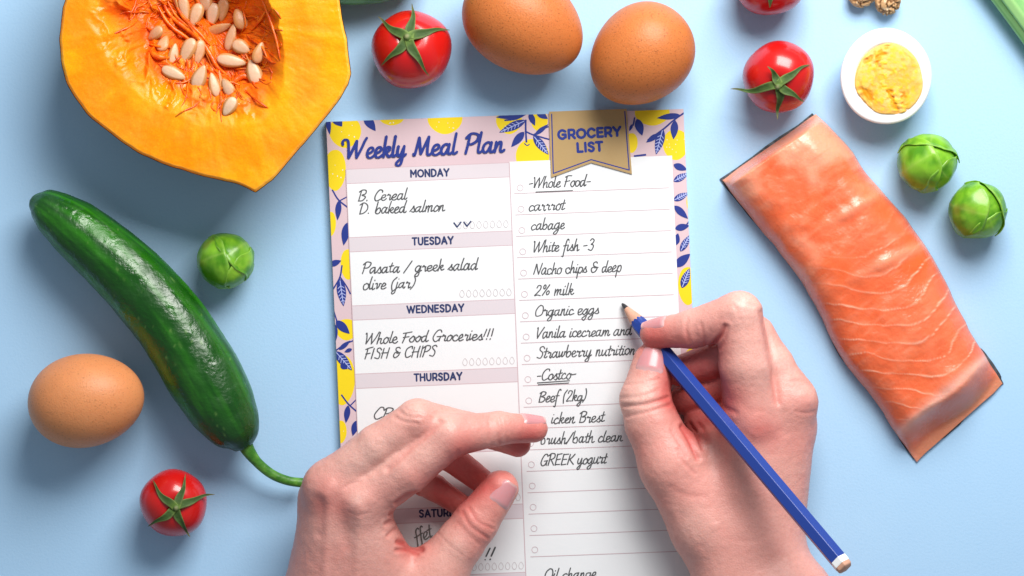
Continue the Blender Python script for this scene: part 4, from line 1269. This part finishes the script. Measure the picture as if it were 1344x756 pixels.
SEEDS = [
 (204, 44, 215, 26, 17, 0.55, 'dull seed leftmost of all in the pumpkin hollow, half sunk in pulp', 18, 0, 15),
 (214.5, 57, 70, 25, 17, 0.5, 'orange-smeared seed second from the left in the pumpkin hollow', 20, 1, -15),
 (228, 71, 80, 30, 15, 0.85, 'white narrow seed with a strand of orange pulp at its left side', 0, 1, 25),
 (246, 67, 244, 38, 21, 0.75, 'broad upright seed leaning right, left half of the touching pair mid pumpkin', 0, 4, 10),
 (261, 69, 258, 35, 17, 0.6, 'duller seed tucked behind the broad leaning seed mid pumpkin', 0, 1, -20),
 (228, 96, -24, 35, 18, 0.95, 'bright white seed lying alone at lower left of the seed cluster', 0, 2, 0),
 (262, 101, 66, 35, 21, 0.95, 'plump white seed lower left of centre, pointed end up', -8, 7, 0),
 (281, 111, 104, 34, 16, 0.8, 'slim pale seed between the plump white seed and the brown-lined pair', 0, 2, 20),
 (290, 106, 100, 30, 8, 0.45, 'thin edge-on tan seed wedged against a brown-lined white seed', 0, 3, 70),
 (299, 115, 118, 28, 17, 0.9, 'white seed with a brown edge, just above the lowest seed', 0, 2, -15),
 (301, 140, 238, 29, 19, 1.0, 'whitest small seed, lowest of all on the pumpkin flesh', 0, 1, 0),
 (304, 80, -10, 41, 19, 0.95, 'long white seed lying level across the middle of the pulp', 0, 5, 0),
 (333.5, 95, 108, 36, 22, 0.98, 'big bright seed at lower right of the cluster, pointed end up', 0, 3, 0),
 (340, 69, 72, 30, 17, 0.45, 'brownish seed rightmost of all in the pumpkin hollow', 0, 2, 20),
 (317, 62, -28, 27, 20, 0.72, 'round pinkish seed above the big bright seed at right', 0, 3, 0),
 (303, 49, 76, 38, 16, 0.65, 'long tan seed standing upright left of the round pinkish seed', 0, 7, -20),
 (287, 38, 18, 38, 15, 0.35, 'brown seed lying level under the upper cluster of seeds', 0, 3, 35),
 (315, 25, 112, 30, 20, 0.3, 'dark amber seed at upper right of the seed cluster', 0, 3, 15),
 (279, 19, 262, 32, 20, 0.92, 'bright seed in the upper cluster just below the top edge', 0, 9, 0),
 (292, 13, 262, 32, 18, 0.4, 'dull seed behind the bright seed of the upper cluster', 0, 3, 20),
 (257, 20, 250, 34, 19, 0.7, 'pale pink seed pointing down, left in the upper cluster', 0, 5, 0),
 (242, 11, 282, 36, 16, 0.75, 'slim seed pointing down, beside the pale pink one near the top edge', 0, 5, 10),
 (269, 0, 95, 30, 20, 0.6, 'seed cut off by the top edge between the bright and pale pink seeds', 0, 7, 0),
 (231.5, 6, 285, 30, 8, 0.5, 'thin edge-on seed leftmost along the top edge of the photo', 0, 4, 65),
]
for s_ in SEEDS: seed(*s_)

# ================================================================== WALNUTS AND TOP EDGE GREENS
M['walnut'] = mat('walnut_skin', attr=True, rough=0.5, spec=0.35, bump=[(300, 0.5, 0.0012), (900, 0.3, 0.0006)])


def walnut(cx, cy, rx_, ry_, rz_, seed_, label):
    n_, m_ = 70, 100
    T_, P_ = np.meshgrid(np.linspace(0, np.pi, n_), np.linspace(0, 2 * np.pi, m_, endpoint=False), indexing='ij')
    D_ = np.stack([np.sin(T_) * np.cos(P_), np.sin(T_) * np.sin(P_), np.cos(T_)], -1).reshape(-1, 3)
    g = np.abs(fbm(D_ * 2.3 + 3, 3, seed_))
    g = smooth(0.0, 0.30, g)
    rr_ = 0.80 + 0.24 * g + 0.14 * fbm(D_ * 1.3, 2, seed_ + 5)
    c0 = W(cx, cy, rz_)
    V_ = D_ * rr_[:, None] * np.array([rx_, ry_, rz_]) + c0
    V_[:, 2] -= V_[:, 2].min()
    c_ = mixc((0.22, 0.095, 0.03), (0.60, 0.36, 0.17), g)
    c_ = mixc(c_, (0.80, 0.66, 0.46), smooth(0.25, 0.6, fbm(D_ * 3, 3, seed_ + 9)) * 0.8)
    o = mesh_obj('walnut_kernel', V_, grid_faces(n_, m_, False, True), M['walnut'], None, True, c_, origin=(c0[0], c0[1], 0))
    tag(o, label, 'walnut', 'walnut pieces at the top edge')


walnut(1131, -8, 19, 17, 14, 3, 'wrinkled walnut piece at the top edge above the halved egg, left of its twin')
walnut(1165, 0, 17, 19.5, 15, 19, 'larger wrinkled walnut piece at the top edge, right one above the halved egg')
# green vegetable whose edge shows above the frame
pp = catmull([(395, -52), (440, -38), (490, -38), (560, -50)], 10)
V, F = tube(W(pp[:, 0], pp[:, 1], 40), np.interp(np.linspace(0, 1, len(pp)), [0, 0.08, 0.3, 0.7, 0.92, 1], [10, 34, 42, 42, 34, 10]), 40)
nz = fbm(V / 18, 3, 4)
M['greenveg'] = mat('green_vegetable_skin', attr=True, rough=0.3, spec=0.5, bump=[(300, 0.1, 0.001)])
o = mesh_obj('green_vegetable', V - np.array([0, 0, V[:, 2].min()]), F, M['greenveg'], None, True, mixc((0.05, 0.25, 0.01), (0.12, 0.42, 0.03), smooth(-0.3, 0.4, nz)), origin=(*W(475, -40, 0)[:2], 0))
tag(o, 'sliver of a smooth green vegetable at the top edge beside the pumpkin', 'vegetable')
# leek stalk in the corner
lk = empty('leek_stalk', W(1322, -17, 0))
tag(lk, 'pale green ribbed stalk crossing the top right corner', 'leek stalk')
M['leek'] = mat('leek_leaf', attr=True, rough=0.42, spec=0.4, sss=0.1, sssr=(0.5, 1, 0.3), sscale=0.003, bump=[(200, 0.06, 0.001)])
dirv = np.array([0.60, 0.80]); nrm = np.array([0.80, -0.60])
for q, (off, half, h0, tone) in enumerate([(24, 24, 20, 1.0), (36, 25, 34, 1.25)]):
    n_, m_ = 60, 48
    s_ = np.linspace(-260, 300, n_); a_ = np.linspace(0, 2 * np.pi, m_, endpoint=False)
    base = np.array([1300, 0]) + nrm * off
    Sg2, Ag = np.meshgrid(s_, a_, indexing='ij')
    bend = 0.00012 * Sg2 ** 2
    rib_ = 1 + 0.02 * np.cos(Ag * 9)
    lat = half * np.cos(Ag) * rib_ - bend
    px_ = base[0] + dirv[0] * Sg2 + nrm[0] * lat; py_ = base[1] + dirv[1] * Sg2 + nrm[1] * lat
    zz = h0 + np.sin(Ag) * (18 if q == 0 else 15) * rib_
    V_ = W(px_, py_, zz).reshape(-1, 3)
    stn = fbm(np.stack([np.cos(Ag) * 6, np.sin(Ag) * 6, Sg2 / 140], -1).reshape(-1, 3), 3, 5 + q)
    c_ = mixc(np.array([0.14, 0.36, 0.11]) * tone, np.array([0.30, 0.55, 0.20]) * tone, smooth(-0.4, 0.4, stn))
    mesh_obj('leaf_layer', V_, grid_faces(n_, m_, False, True)[:, ::-1], M['leek'], lk, True, c_)

# ================================================================== PENCIL
A3 = W(816.5, 398.5, PADTOP + 2.5)
B3 = W(1110, 746, 236)
ax = B3 - A3; Lp = np.linalg.norm(ax); ax /= Lp
e1 = np.cross(ax, [0, 0, 1.0]); e1 /= np.linalg.norm(e1); e2 = np.cross(e1, ax)
PR = 11.6
pen = empty('pencil', A3)
tag(pen, 'blue hexagonal pencil with sharpened tip held over the list', 'pencil')
NS = 96
aa = np.linspace(0, 2 * np.pi, NS, endpoint=False)
rot0 = R(22)


def hexr(a):
    k = (a + rot0) % (np.pi / 3) - np.pi / 6
    return np.minimum(PR * math.cos(np.pi / 6) / np.cos(k), PR * 0.985)


def pring(sv, rv):
    """sv, rv per angle"""
    return A3 + ax * np.asarray(sv)[:, None] + (np.cos(aa) * rv)[:, None] * e1 + (np.sin(aa) * rv)[:, None] * e2


LEADL, CONEL = 10.0, 44.0
coner = lambda s_: 1.6 + (PR * 0.86 - 1.6) * s_ / (CONEL - 9)
hr = hexr(aa)
# cone meets the hexagon: scallops
send = (hr - 1.6) / (PR * 0.86 - 1.6) * (CONEL - 9) - 3.4 * np.abs(np.sin((aa + rot0) * 3 + np.pi / 2)) - 1.5
send = send + 1.5 * vnoise(np.stack([np.cos(aa) * 3, np.sin(aa) * 3, aa * 0], -1), 2)
V = [pring(np.full(NS, -0.0), np.full(NS, 1.2)), pring(np.full(NS, 3.0), np.full(NS, coner(3.0) + 0.2)), pring(np.full(NS, LEADL), np.full(NS, coner(LEADL)) + 0.1)]
V = np.vstack(V + [A3[None] - ax * 0.6])
F = grid_faces(3, NS, False, True).tolist() + [[3 * NS, (j + 1) % NS, j][::-1] for j in range(NS)]
mesh_obj('lead', V, F, M['lead'], pen, True)
V = np.vstack([pring(np.full(NS, LEADL - 0.5), np.full(NS, coner(LEADL - 0.5))), pring((LEADL + send) / 2, coner((LEADL + send) / 2)), pring(send + 0.3, coner(send + 0.3))])
mesh_obj('sharpened_wood', V, grid_faces(3, NS, False, True), M['wood'], pen, True)
ring0 = pring(send, coner(send) + 0.25)
V = np.vstack([ring0, pring(np.maximum(send + 4, np.full(NS, CONEL)), hr), pring(np.full(NS, CONEL + 12), hr), pring(np.full(NS, Lp - 14), hr)])
o = mesh_obj('pencil_body', V, grid_faces(4, NS, False, True), M['pencil'], pen, False)
V = np.vstack([pring(np.full(NS, Lp - 14), hr * 1.004), pring(np.full(NS, Lp - 7), hr * 1.004), pring(np.full(NS, Lp - 5.5), hr * 0.97)])
mesh_obj('end_band', V, grid_faces(3, NS, False, True), M['white_paint'], pen, False)
V = np.vstack([pring(np.full(NS, Lp - 6.0), hr * 0.95), pring(np.full(NS, Lp - 1.5), hr * 0.92), pring(np.full(NS, Lp), hr * 0.78), (B3 + ax * 0.4)[None]])
mesh_obj('end_face', V, grid_faces(3, NS, False, True).tolist() + [[3 * NS, 2 * NS + j, 2 * NS + (j + 1) % NS] for j in range(NS)], M['wood'], pen, True)

# ================================================================== HANDS (one smooth continuous surface each)
def smin(a, b, k):
    h = np.clip(0.5 + 0.5 * (b - a) / k, 0, 1)
    return b + (a - b) * h - k * h * (1 - h)


def surface_nets(f, xs, ys, zs):
    f = np.where(np.abs(f) < 1e-5, 1e-5, f)
    inside = f < 0
    nx, ny, nz = f.shape
    cs = np.zeros((nx - 1, ny - 1, nz - 1), np.int8)
    offs = [(i, j, k) for i in (0, 1) for j in (0, 1) for k in (0, 1)]
    for (i, j, k) in offs: cs += inside[i:nx - 1 + i, j:ny - 1 + j, k:nz - 1 + k]
    act = (cs > 0) & (cs < 8)
    idx = np.argwhere(act)
    ids = np.full(act.shape, -1, np.int64); ids[act] = np.arange(len(idx))
    val = np.stack([f[idx[:, 0] + i, idx[:, 1] + j, idx[:, 2] + k] for (i, j, k) in offs], -1)
    acc = np.zeros((len(idx), 3)); cnt = np.zeros(len(idx))
    for a in range(8):
        for b in range(a + 1, 8):
            oa, ob = np.array(offs[a]), np.array(offs[b])
            if np.abs(oa - ob).sum() != 1: continue
            fa, fb = val[:, a], val[:, b]
            mk = (fa < 0) != (fb < 0)
            t_ = np.where(mk, fa / np.where(mk, fa - fb, 1), 0)
            pt = oa[None] + (ob - oa)[None] * t_[:, None]
            acc += np.where(mk[:, None], pt, 0); cnt += mk
    loc = idx + acc / cnt[:, None]
    V = np.stack([np.interp(loc[:, k], np.arange(len(c)), c) for k, c in enumerate((xs, ys, zs))], -1)
    F = []
    for axn in range(3):
        sl0 = [slice(1, -1)] * 3; sl0[axn] = slice(0, -1)
        sl1 = [slice(1, -1)] * 3; sl1[axn] = slice(1, None)
        A, B = inside[tuple(sl0)], inside[tuple(sl1)]
        ch = np.argwhere(A != B)
        if not len(ch): continue
        flip = A[tuple(ch.T)]
        o_ = np.ones(3, int); o_[axn] = 0
        c = ch + o_
        u, v = [(1, 2), (2, 0), (0, 1)][axn]
        def cell(du, dv):
            q = c.copy(); q[:, u] -= du; q[:, v] -= dv
            return ids[q[:, 0], q[:, 1], q[:, 2]]
        quad = np.stack([cell(1, 1), cell(0, 1), cell(0, 0), cell(1, 0)], -1)
        quad[~flip] = quad[~flip][:, ::-1]
        F.append(quad)
    return V, np.vstack(F)


def lap_smooth(V, F, it=2, lam=0.5):
    E = np.vstack([F[:, [0, 1]], F[:, [1, 2]], F[:, [2, 3]], F[:, [3, 0]]])
    E = np.vstack([E, E[:, ::-1]])
    deg = np.bincount(E[:, 0], minlength=len(V)).astype(float)
    for i in range(it):
        S_ = np.stack([np.bincount(E[:, 0], V[E[:, 1], k], len(V)) for k in range(3)], -1)
        V = V + lam * (S_ / deg[:, None] - V)
    return V


def vnormals(V, F):
    n_ = np.cross(V[F[:, 2]] - V[F[:, 0]], V[F[:, 3]] - V[F[:, 1]])
    N_ = np.stack([sum(np.bincount(F[:, c], n_[:, k], len(V)) for c in range(4)) for k in range(3)], -1)
    return N_ / (np.linalg.norm(N_, axis=1)[:, None] + 1e-9)


def hand_mesh(palm, fingers, box, kp=22, kf=4.0, kj=16, vox=2.2, far_y=None):
    x0, x1, y0, y1, z1 = box
    xs = np.arange(x0 - 672, x1 - 672, vox); zs = np.arange(-4, z1, vox)
    ytop = 378 - y0; ybot = 378 - 790
    ys = np.concatenate([np.arange(378 - y1, ybot, 12.0), np.arange(ybot, ytop, vox)])
    X, Y, Zz = xs[:, None, None].astype(np.float32), ys[None, :, None].astype(np.float32), zs[None, None, :].astype(np.float32)

    def cap(p, q):
        a = W(*p[:3]); b = W(*q[:3]); ra, rb = p[3], q[3]
        ba = (b - a); L2 = float(ba @ ba)
        h = np.clip(((X - a[0]) * ba[0] + (Y - a[1]) * ba[1] + (Zz - a[2]) * ba[2]) / L2, 0, 1)
        dx = X - a[0] - h * ba[0]; dy = Y - a[1] - h * ba[1]; dz = Zz - a[2] - h * ba[2]
        return np.sqrt(dx * dx + dy * dy + dz * dz) - (ra + (rb - ra) * h)
    P_ = None
    for p, q in palm:
        d = cap(p, q); P_ = d if P_ is None else smin(P_, d, kp)
    Fg = None
    for fg in fingers:
        f1 = None
        for p, q in zip(fg[:-1], fg[1:]):
            d = cap(p, q); f1 = d if f1 is None else smin(f1, d, 5.0)
        Fg = f1 if Fg is None else smin(Fg, f1, kf)
    f = smin(P_, Fg, kj)
    V, F = surface_nets(f, xs, ys, zs)
    V = lap_smooth(V, F, 3)
    return V, F


def seg_dist(px, py, pts, n=6):
    P_ = catmull(pts, n)
    best = np.full(len(px), 1e9)
    for a, b in zip(P_[:-1], P_[1:]):
        e = b - a; L2 = e @ e + 1e-9
        h = np.clip(((px - a[0]) * e[0] + (py - a[1]) * e[1]) / L2, 0, 1)
        best = np.minimum(best, np.hypot(px - a[0] - h * e[0], py - a[1] - h * e[1]))
    return best


M['hand'] = mat('skin', attr=True, rough=0.44, spec=0.38, sss=0.10, sssr=(1, 0.35, 0.2), sscale=0.003,
                bump=[(260, 0.06, 0.0010), (1300, 0.20, 0.0004, 'voronoi'), (2200, 0.15, 0.0003)],
                var=[(160, 0.22, (0.62, 0.20, 0.16), 0.5, 0.75), (1100, 0.28, (0.56, 0.20, 0.16), 0.48, 0.68)])
M['nail'] = mat('fingernail', (0.72, 0.37, 0.33), 0.26, 0.5, attr=True, sss=0.2, sssr=(1, 0.5, 0.4), sscale=0.002)
BASE = np.array([0.735, 0.365, 0.310])


def hand(name, palm, fingers, box, creases, reds, pales, nails, label, seed_, origin, relief=(), **kw):
    V, F = hand_mesh(palm, fingers, box, **kw)
    N_ = vnormals(V, F)
    k = H / (H - V[:, 2])
    px, py = V[:, 0] * k + 672, 378 - V[:, 1] * k
    up_ = smooth(0.0, 0.35, N_[:, 2])
    disp = 0.6 * fbm(V / 18, 3, seed_) + 0.35 * fbm(V / 5, 2, seed_ + 5)
    red = np.zeros(len(V))
    for pts, wd, dp in creases:
        d = seg_dist(px, py, pts)
        g = np.exp(-(d / wd) ** 2) * up_
        disp -= dp * g
        disp += 0.35 * dp * np.exp(-((d - 2.2 * wd) / (1.2 * wd)) ** 2) * up_
        red += 0.40 * min(1.0, dp / 2.5) * np.exp(-(d / (wd * 1.3)) ** 2) * up_
    for pts, wd, dp in relief:
        disp += dp * np.exp(-(seg_dist(px, py, pts) / wd) ** 2) * up_
    V = V + N_ * disp[:, None]
    blot = fbm(V / 30, 3, seed_ + 9)
    c_ = BASE * (1 + 0.05 * blot)[:, None]
    for (x, y, r_, a_) in reds:  # skin redness, plus shade painted as red on the curled fingers
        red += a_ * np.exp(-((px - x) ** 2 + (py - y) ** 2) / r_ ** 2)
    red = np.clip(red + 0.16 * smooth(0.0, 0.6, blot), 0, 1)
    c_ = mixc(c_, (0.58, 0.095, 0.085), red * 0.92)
    pal = np.zeros(len(V))
    for (x, y, r_, a_) in pales:
        pal += a_ * np.exp(-((px - x) ** 2 + (py - y) ** 2) / r_ ** 2)
    c_ = mixc(c_, (0.86, 0.56, 0.48), np.clip(pal, 0, 1))
    fine = fbm(V / 4.5, 2, seed_ + 40)
    c_ = c_ * (1 + 0.045 * fine)[:, None]
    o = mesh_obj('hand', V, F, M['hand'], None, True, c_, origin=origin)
    tag(o, label, 'hand')
    for nl in nails:
        p, q, r_, nrm_, u0, u1, hw = nl
        a = W(*p); b = W(*q)
        d = b - a; L_ = np.linalg.norm(d); d /= L_
        nv_ = np.array(nrm_, float); nv_ -= d * (nv_ @ d); nv_ /= np.linalg.norm(nv_)
        bv = np.cross(d, nv_)
        nu_, nw = 22, 19
        uu = np.linspace(0, 1, nu_); ww = np.linspace(-1, 1, nw)
        Ug_, Wg = np.meshgrid(uu, ww, indexing='ij')
        rnd = np.sqrt(np.clip(1 - np.clip((Ug_ - 0.70) / 0.36, 0, 1) ** 2, 0, 1)) * np.sqrt(np.clip(1 - np.clip((0.22 - Ug_) / 0.30, 0, 1) ** 2, 0, 1))
        phi = Wg * R(hw) * rnd
        sc_ = u0 + (u1 - u0) * Ug_
        edge = np.maximum(np.abs(Wg) ** 4, smooth(0.25, 0.0, Ug_))
        rr_ = r_[0] + (r_[1] - r_[0]) * np.clip(sc_ / L_, 0, 1.3) + 1.6 - 2.6 * edge - r_[2] * Ug_ ** 2
        Vn = a + d * sc_[..., None] + rr_[..., None] * (np.cos(phi)[..., None] * nv_ + np.sin(phi)[..., None] * bv)
        cn = mixc((0.60, 0.26, 0.275), (0.74, 0.45, 0.44), smooth(0.28, 0.08, Ug_).ravel() * 0.8)
        cn = mixc(cn, (0.76, 0.52, 0.47), smooth(0.90, 0.96, Ug_).ravel() * 0.5)
        mesh_obj('fingernail', Vn.reshape(-1, 3), grid_faces(nu_, nw), M['nail'], o, True, cn)
    return o


# ---- left hand, flat-backed, holding the page
palmL = [((480, 800, 78, 46), (474, 660, 116, 35)), ((440, 810, 82, 43), (434, 640, 112, 31)), ((412, 815, 70, 40), (424, 655, 84, 28)),
         ((394, 825, 52, 38), (428, 690, 54, 25)), ((478, 690, 92, 32), (530, 775, 70, 38)), ((470, 800, 60, 46), (440, 900, 62, 60)),
         ((412, 835, 56, 46), (412, 900, 58, 54)), ((440, 900, 62, 66), (405, 1150, 66, 78)), ((510, 830, 62, 44), (460, 920, 62, 52)),
         ((520, 815, 64, 44), (572, 757, 70, 37)), ((440, 740, 60, 32), (480, 720, 70, 34))]
fingersL = [
    [(474, 658, 118, 33), (535, 618, 134, 28.5), (588, 573, 138, 27.5), (655, 562, 112, 21), (701, 563, 92, 17.5)],      # index
    [(432, 638, 112, 31), (495, 585, 130, 26), (548, 551, 134, 26), (634, 566, 88, 20), (680, 583, 66, 16.5)],          # middle
    [(424, 655, 84, 28), (474, 598, 104, 24), (512, 580, 100, 23), (588, 598, 60, 18.5), (636, 634, 34, 16.5)],         # ring
    [(428, 690, 54, 25), (480, 640, 74, 21), (520, 618, 70, 19), (570, 640, 44, 16.5), (612, 668, 31, 15)],             # pinky
    [(570, 757, 72, 37), (604, 712, 78, 30.5), (624, 686, 80, 29), (657, 641, 80, 23.5)],                               # thumb
]
crL = [([(590, 658), (596, 668), (606, 676)], 1.6, 0.5), ([(452, 640), (462, 634), (474, 634)], 1.8, 0.5), ([(458, 672), (470, 676), (486, 672)], 1.8, 0.4), ([(640, 548), (643, 562), (641, 578)], 1.8, 0.6), ([(664, 550), (666, 564), (664, 578)], 1.8, 0.4), ([(532, 536), (540, 541), (556, 542)], 1.6, 0.6), ([(565, 548), (574, 553), (584, 553)], 1.6, 0.5), ([(575, 700), (590, 716), (606, 728)], 1.8, 0.5), ([(607, 672), (618, 691), (640, 706)], 1.9, 1.15), ([(616, 667), (627, 684), (647, 694)], 1.8, 1.0), ([(600, 686), (613, 700), (628, 714)], 1.8, 0.45), ([(623, 674), (634, 682), (648, 686)], 1.6, 0.4),
       ([(601, 592), (600, 598), (601, 604)], 2.2, 0.5), ([(654, 548), (657, 564), (654, 580)], 2.2, 1.0),
       ([(546, 647), (534, 650), (520, 660)], 2.4, 2.2), ([(540, 660), (526, 666), (512, 676)], 2.2, 2.0), ([(533, 676), (520, 680), (506, 688)], 2.2, 1.8),
       ([(530, 692), (518, 695), (508, 704)], 2.0, 1.6), ([(553, 722), (540, 716), (522, 712)], 3.2, 3.4), ([(548, 728), (535, 722), (520, 722)], 2.4, 2.0),
       ([(525, 540), (535, 546), (552, 548)], 2.0, 0.7), ([(518, 548), (530, 553), (548, 556)], 2.0, 0.7), ([(575, 552), (584, 556), (594, 560)], 2.0, 0.6),
       ([(509, 616), (540, 588), (577, 556)], 3.5, 1.6), ([(446, 664), (452, 690), (455, 715)], 8, 1.3), ([(420, 655), (424, 675), (422, 700)], 7, 0.9)]
reliefL = [([(474, 655), (470, 660)], 14, 3.0), ([(432, 640), (428, 645)], 11, 3.0), ([(472, 665), (470, 720), (466, 780)], 7, 1.4), ([(430, 650), (428, 720), (425, 790)], 6, 1.4)]
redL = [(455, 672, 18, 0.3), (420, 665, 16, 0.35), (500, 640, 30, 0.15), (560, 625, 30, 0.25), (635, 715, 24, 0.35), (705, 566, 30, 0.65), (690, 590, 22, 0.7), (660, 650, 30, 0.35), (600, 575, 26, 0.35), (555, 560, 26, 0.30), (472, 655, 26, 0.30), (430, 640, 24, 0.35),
        (540, 715, 22, 0.65), (530, 665, 26, 0.40), (640, 635, 30, 0.45), (592, 646, 30, 1.3), (614, 612, 28, 1.3), (676, 598, 22, 0.5), (625, 690, 24, 0.25), (650, 560, 26, 0.2), (450, 760, 60, 0.20)]  # strongest reds: shade painted onto the curled ring and pinky fingers
palL = [(480, 600, 44, 0.45), (585, 556, 18, 0.45), (540, 535, 18, 0.4), (560, 592, 26, 0.35), (470, 700, 40, 0.2), (598, 715, 22, 0.3), (655, 552, 14, 0.3), (470, 655, 12, 0.4)]
nailL = [((624, 686, 80), (657, 641, 80), (29, 23.5, 2.5), (0.42, -0.10, 0.88), 34, 70, 46),
         ((655, 562, 112), (701, 563, 92), (21, 17.5, 1.5), (0.12, 0.86, 0.50), 24, 60, 42)]
hand('hand_l', palmL, fingersL, (330, 740, 505, 1240, 180), crL, redL, palL, nailL,
     'left hand resting on the meal planner, thumb and index finger spread in a curve', 3, W(430, 800, 0), reliefL)

# ---- right hand holding the pencil
palmR = [((985, 705, 66, 44), (986, 548, 84, 36)), ((1004, 705, 60, 43), (1034, 528, 74, 35)), ((1008, 708, 50, 40), (1032, 560, 52, 33)),
         ((1004, 712, 44, 38), (1016, 600, 42, 30)), ((925, 688, 66, 46), (884, 612, 68, 41)), ((985, 700, 60, 46), (1034, 800, 66, 64)),
         ((935, 690, 60, 46), (985, 800, 64, 62)), ((1024, 805, 66, 73), (1130, 1150, 74, 86)), ((930, 640, 60, 38), (985, 640, 60, 40)),
         ((915, 600, 56, 26), (980, 580, 60, 30))]
fingersR = [
    [(986, 546, 86, 35), (979, 480, 100, 33.5), (970, 413, 106, 29.5), (908, 432, 84, 24), (859, 438, 62, 19)],       # index
    [(1034, 528, 76, 34), (1012, 480, 76, 29), (988, 440, 70, 27), (930, 474, 52, 22), (893, 487, 44, 20)],           # middle
    [(1034, 560, 54, 32), (985, 492, 44, 26), (925, 514, 32, 21), (895, 526, 26, 18)],                                # ring
    [(1018, 600, 42, 30), (965, 546, 36, 24), (915, 552, 28, 18)],                                                    # pinky
    [(882, 610, 68, 40), (856, 556, 64, 34.5), (847, 524, 60, 32.5), (857, 476, 50, 26.5)],                           # thumb
]
crR = [([(820, 505), (842, 503), (866, 497)], 1.8, 0.6), ([(962, 400), (968, 408), (972, 420)], 1.8, 0.5), ([(985, 396), (994, 404), (998, 416)], 1.8, 0.6), ([(1040, 500), (1056, 500), (1066, 508)], 1.8, 0.6), ([(1044, 540), (1058, 542), (1068, 540)], 1.8, 0.6), ([(920, 425), (923, 440), (926, 455)], 2.0, 0.7), ([(890, 590), (896, 605), (912, 622)], 2.2, 0.8), ([(880, 565), (890, 580), (900, 600)], 2.0, 0.6), ([(818, 533), (846, 531), (876, 522)], 2.2, 1.8), ([(822, 547), (850, 541), (878, 532)], 1.8, 0.9), ([(816, 522), (840, 520), (864, 512)], 2.0, 0.7),
       ([(895, 560), (903, 574), (916, 602)], 3.0, 3.0), ([(905, 556), (914, 570), (922, 590)], 2.4, 1.8), ([(916, 556), (924, 566), (930, 580)], 2.2, 1.2),
       ([(951, 428), (946, 440), (936, 452)], 2.4, 2.6), ([(956, 428), (952, 444), (945, 458)], 2.0, 1.0), ([(902, 418), (900, 432), (904, 448)], 2.4, 0.8),
       ([(1000, 410), (1010, 462), (1020, 527)], 4.0, 2.0), ([(965, 392), (975, 398), (990, 402)], 2.0, 0.6), ([(940, 520), (950, 534), (966, 542)], 3.0, 0.9),
       ([(880, 640), (900, 650), (925, 652)], 4.0, 0.6)]
reliefR = [([(1058, 520), (1060, 526)], 12, 2.5), ([(988, 560), (990, 566)], 16, 2.0), ([(976, 392), (978, 394)], 10, 1.6)]
redR = [(1000, 560, 24, 0.3), (1045, 580, 30, 0.3), (965, 520, 22, 0.25), (835, 590, 34, 0.2), (895, 640, 40, 0.2), (850, 440, 26, 0.55), (880, 448, 34, 0.45), (930, 440, 30, 0.3), (857, 462, 24, 0.30), (905, 500, 40, 1.3), (926, 525, 36, 1.3), (880, 520, 16, 0.5), (905, 575, 22, 0.55),  # strongest reds: painted shade on the fingers inside the grip
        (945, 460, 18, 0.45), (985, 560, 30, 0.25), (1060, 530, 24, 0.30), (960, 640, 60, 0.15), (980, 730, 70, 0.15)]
palR = [(900, 412, 26, 0.3), (1030, 470, 26, 0.35), (845, 510, 18, 0.35), (905, 690, 30, 0.25), (978, 396, 24, 0.65), (826, 528, 18, 0.5), (1066, 512, 14, 0.4), (975, 470, 30, 0.25)]
nailR = [((847, 524, 60), (857, 475, 50), (32.5, 26.5, 3.0), (-0.18, 0.0, 0.98), 30, 66, 44),
         ((908, 432, 84), (859, 438, 62), (24, 19, 2.0), (-0.1, 0.80, 0.58), 26, 64, 40)]
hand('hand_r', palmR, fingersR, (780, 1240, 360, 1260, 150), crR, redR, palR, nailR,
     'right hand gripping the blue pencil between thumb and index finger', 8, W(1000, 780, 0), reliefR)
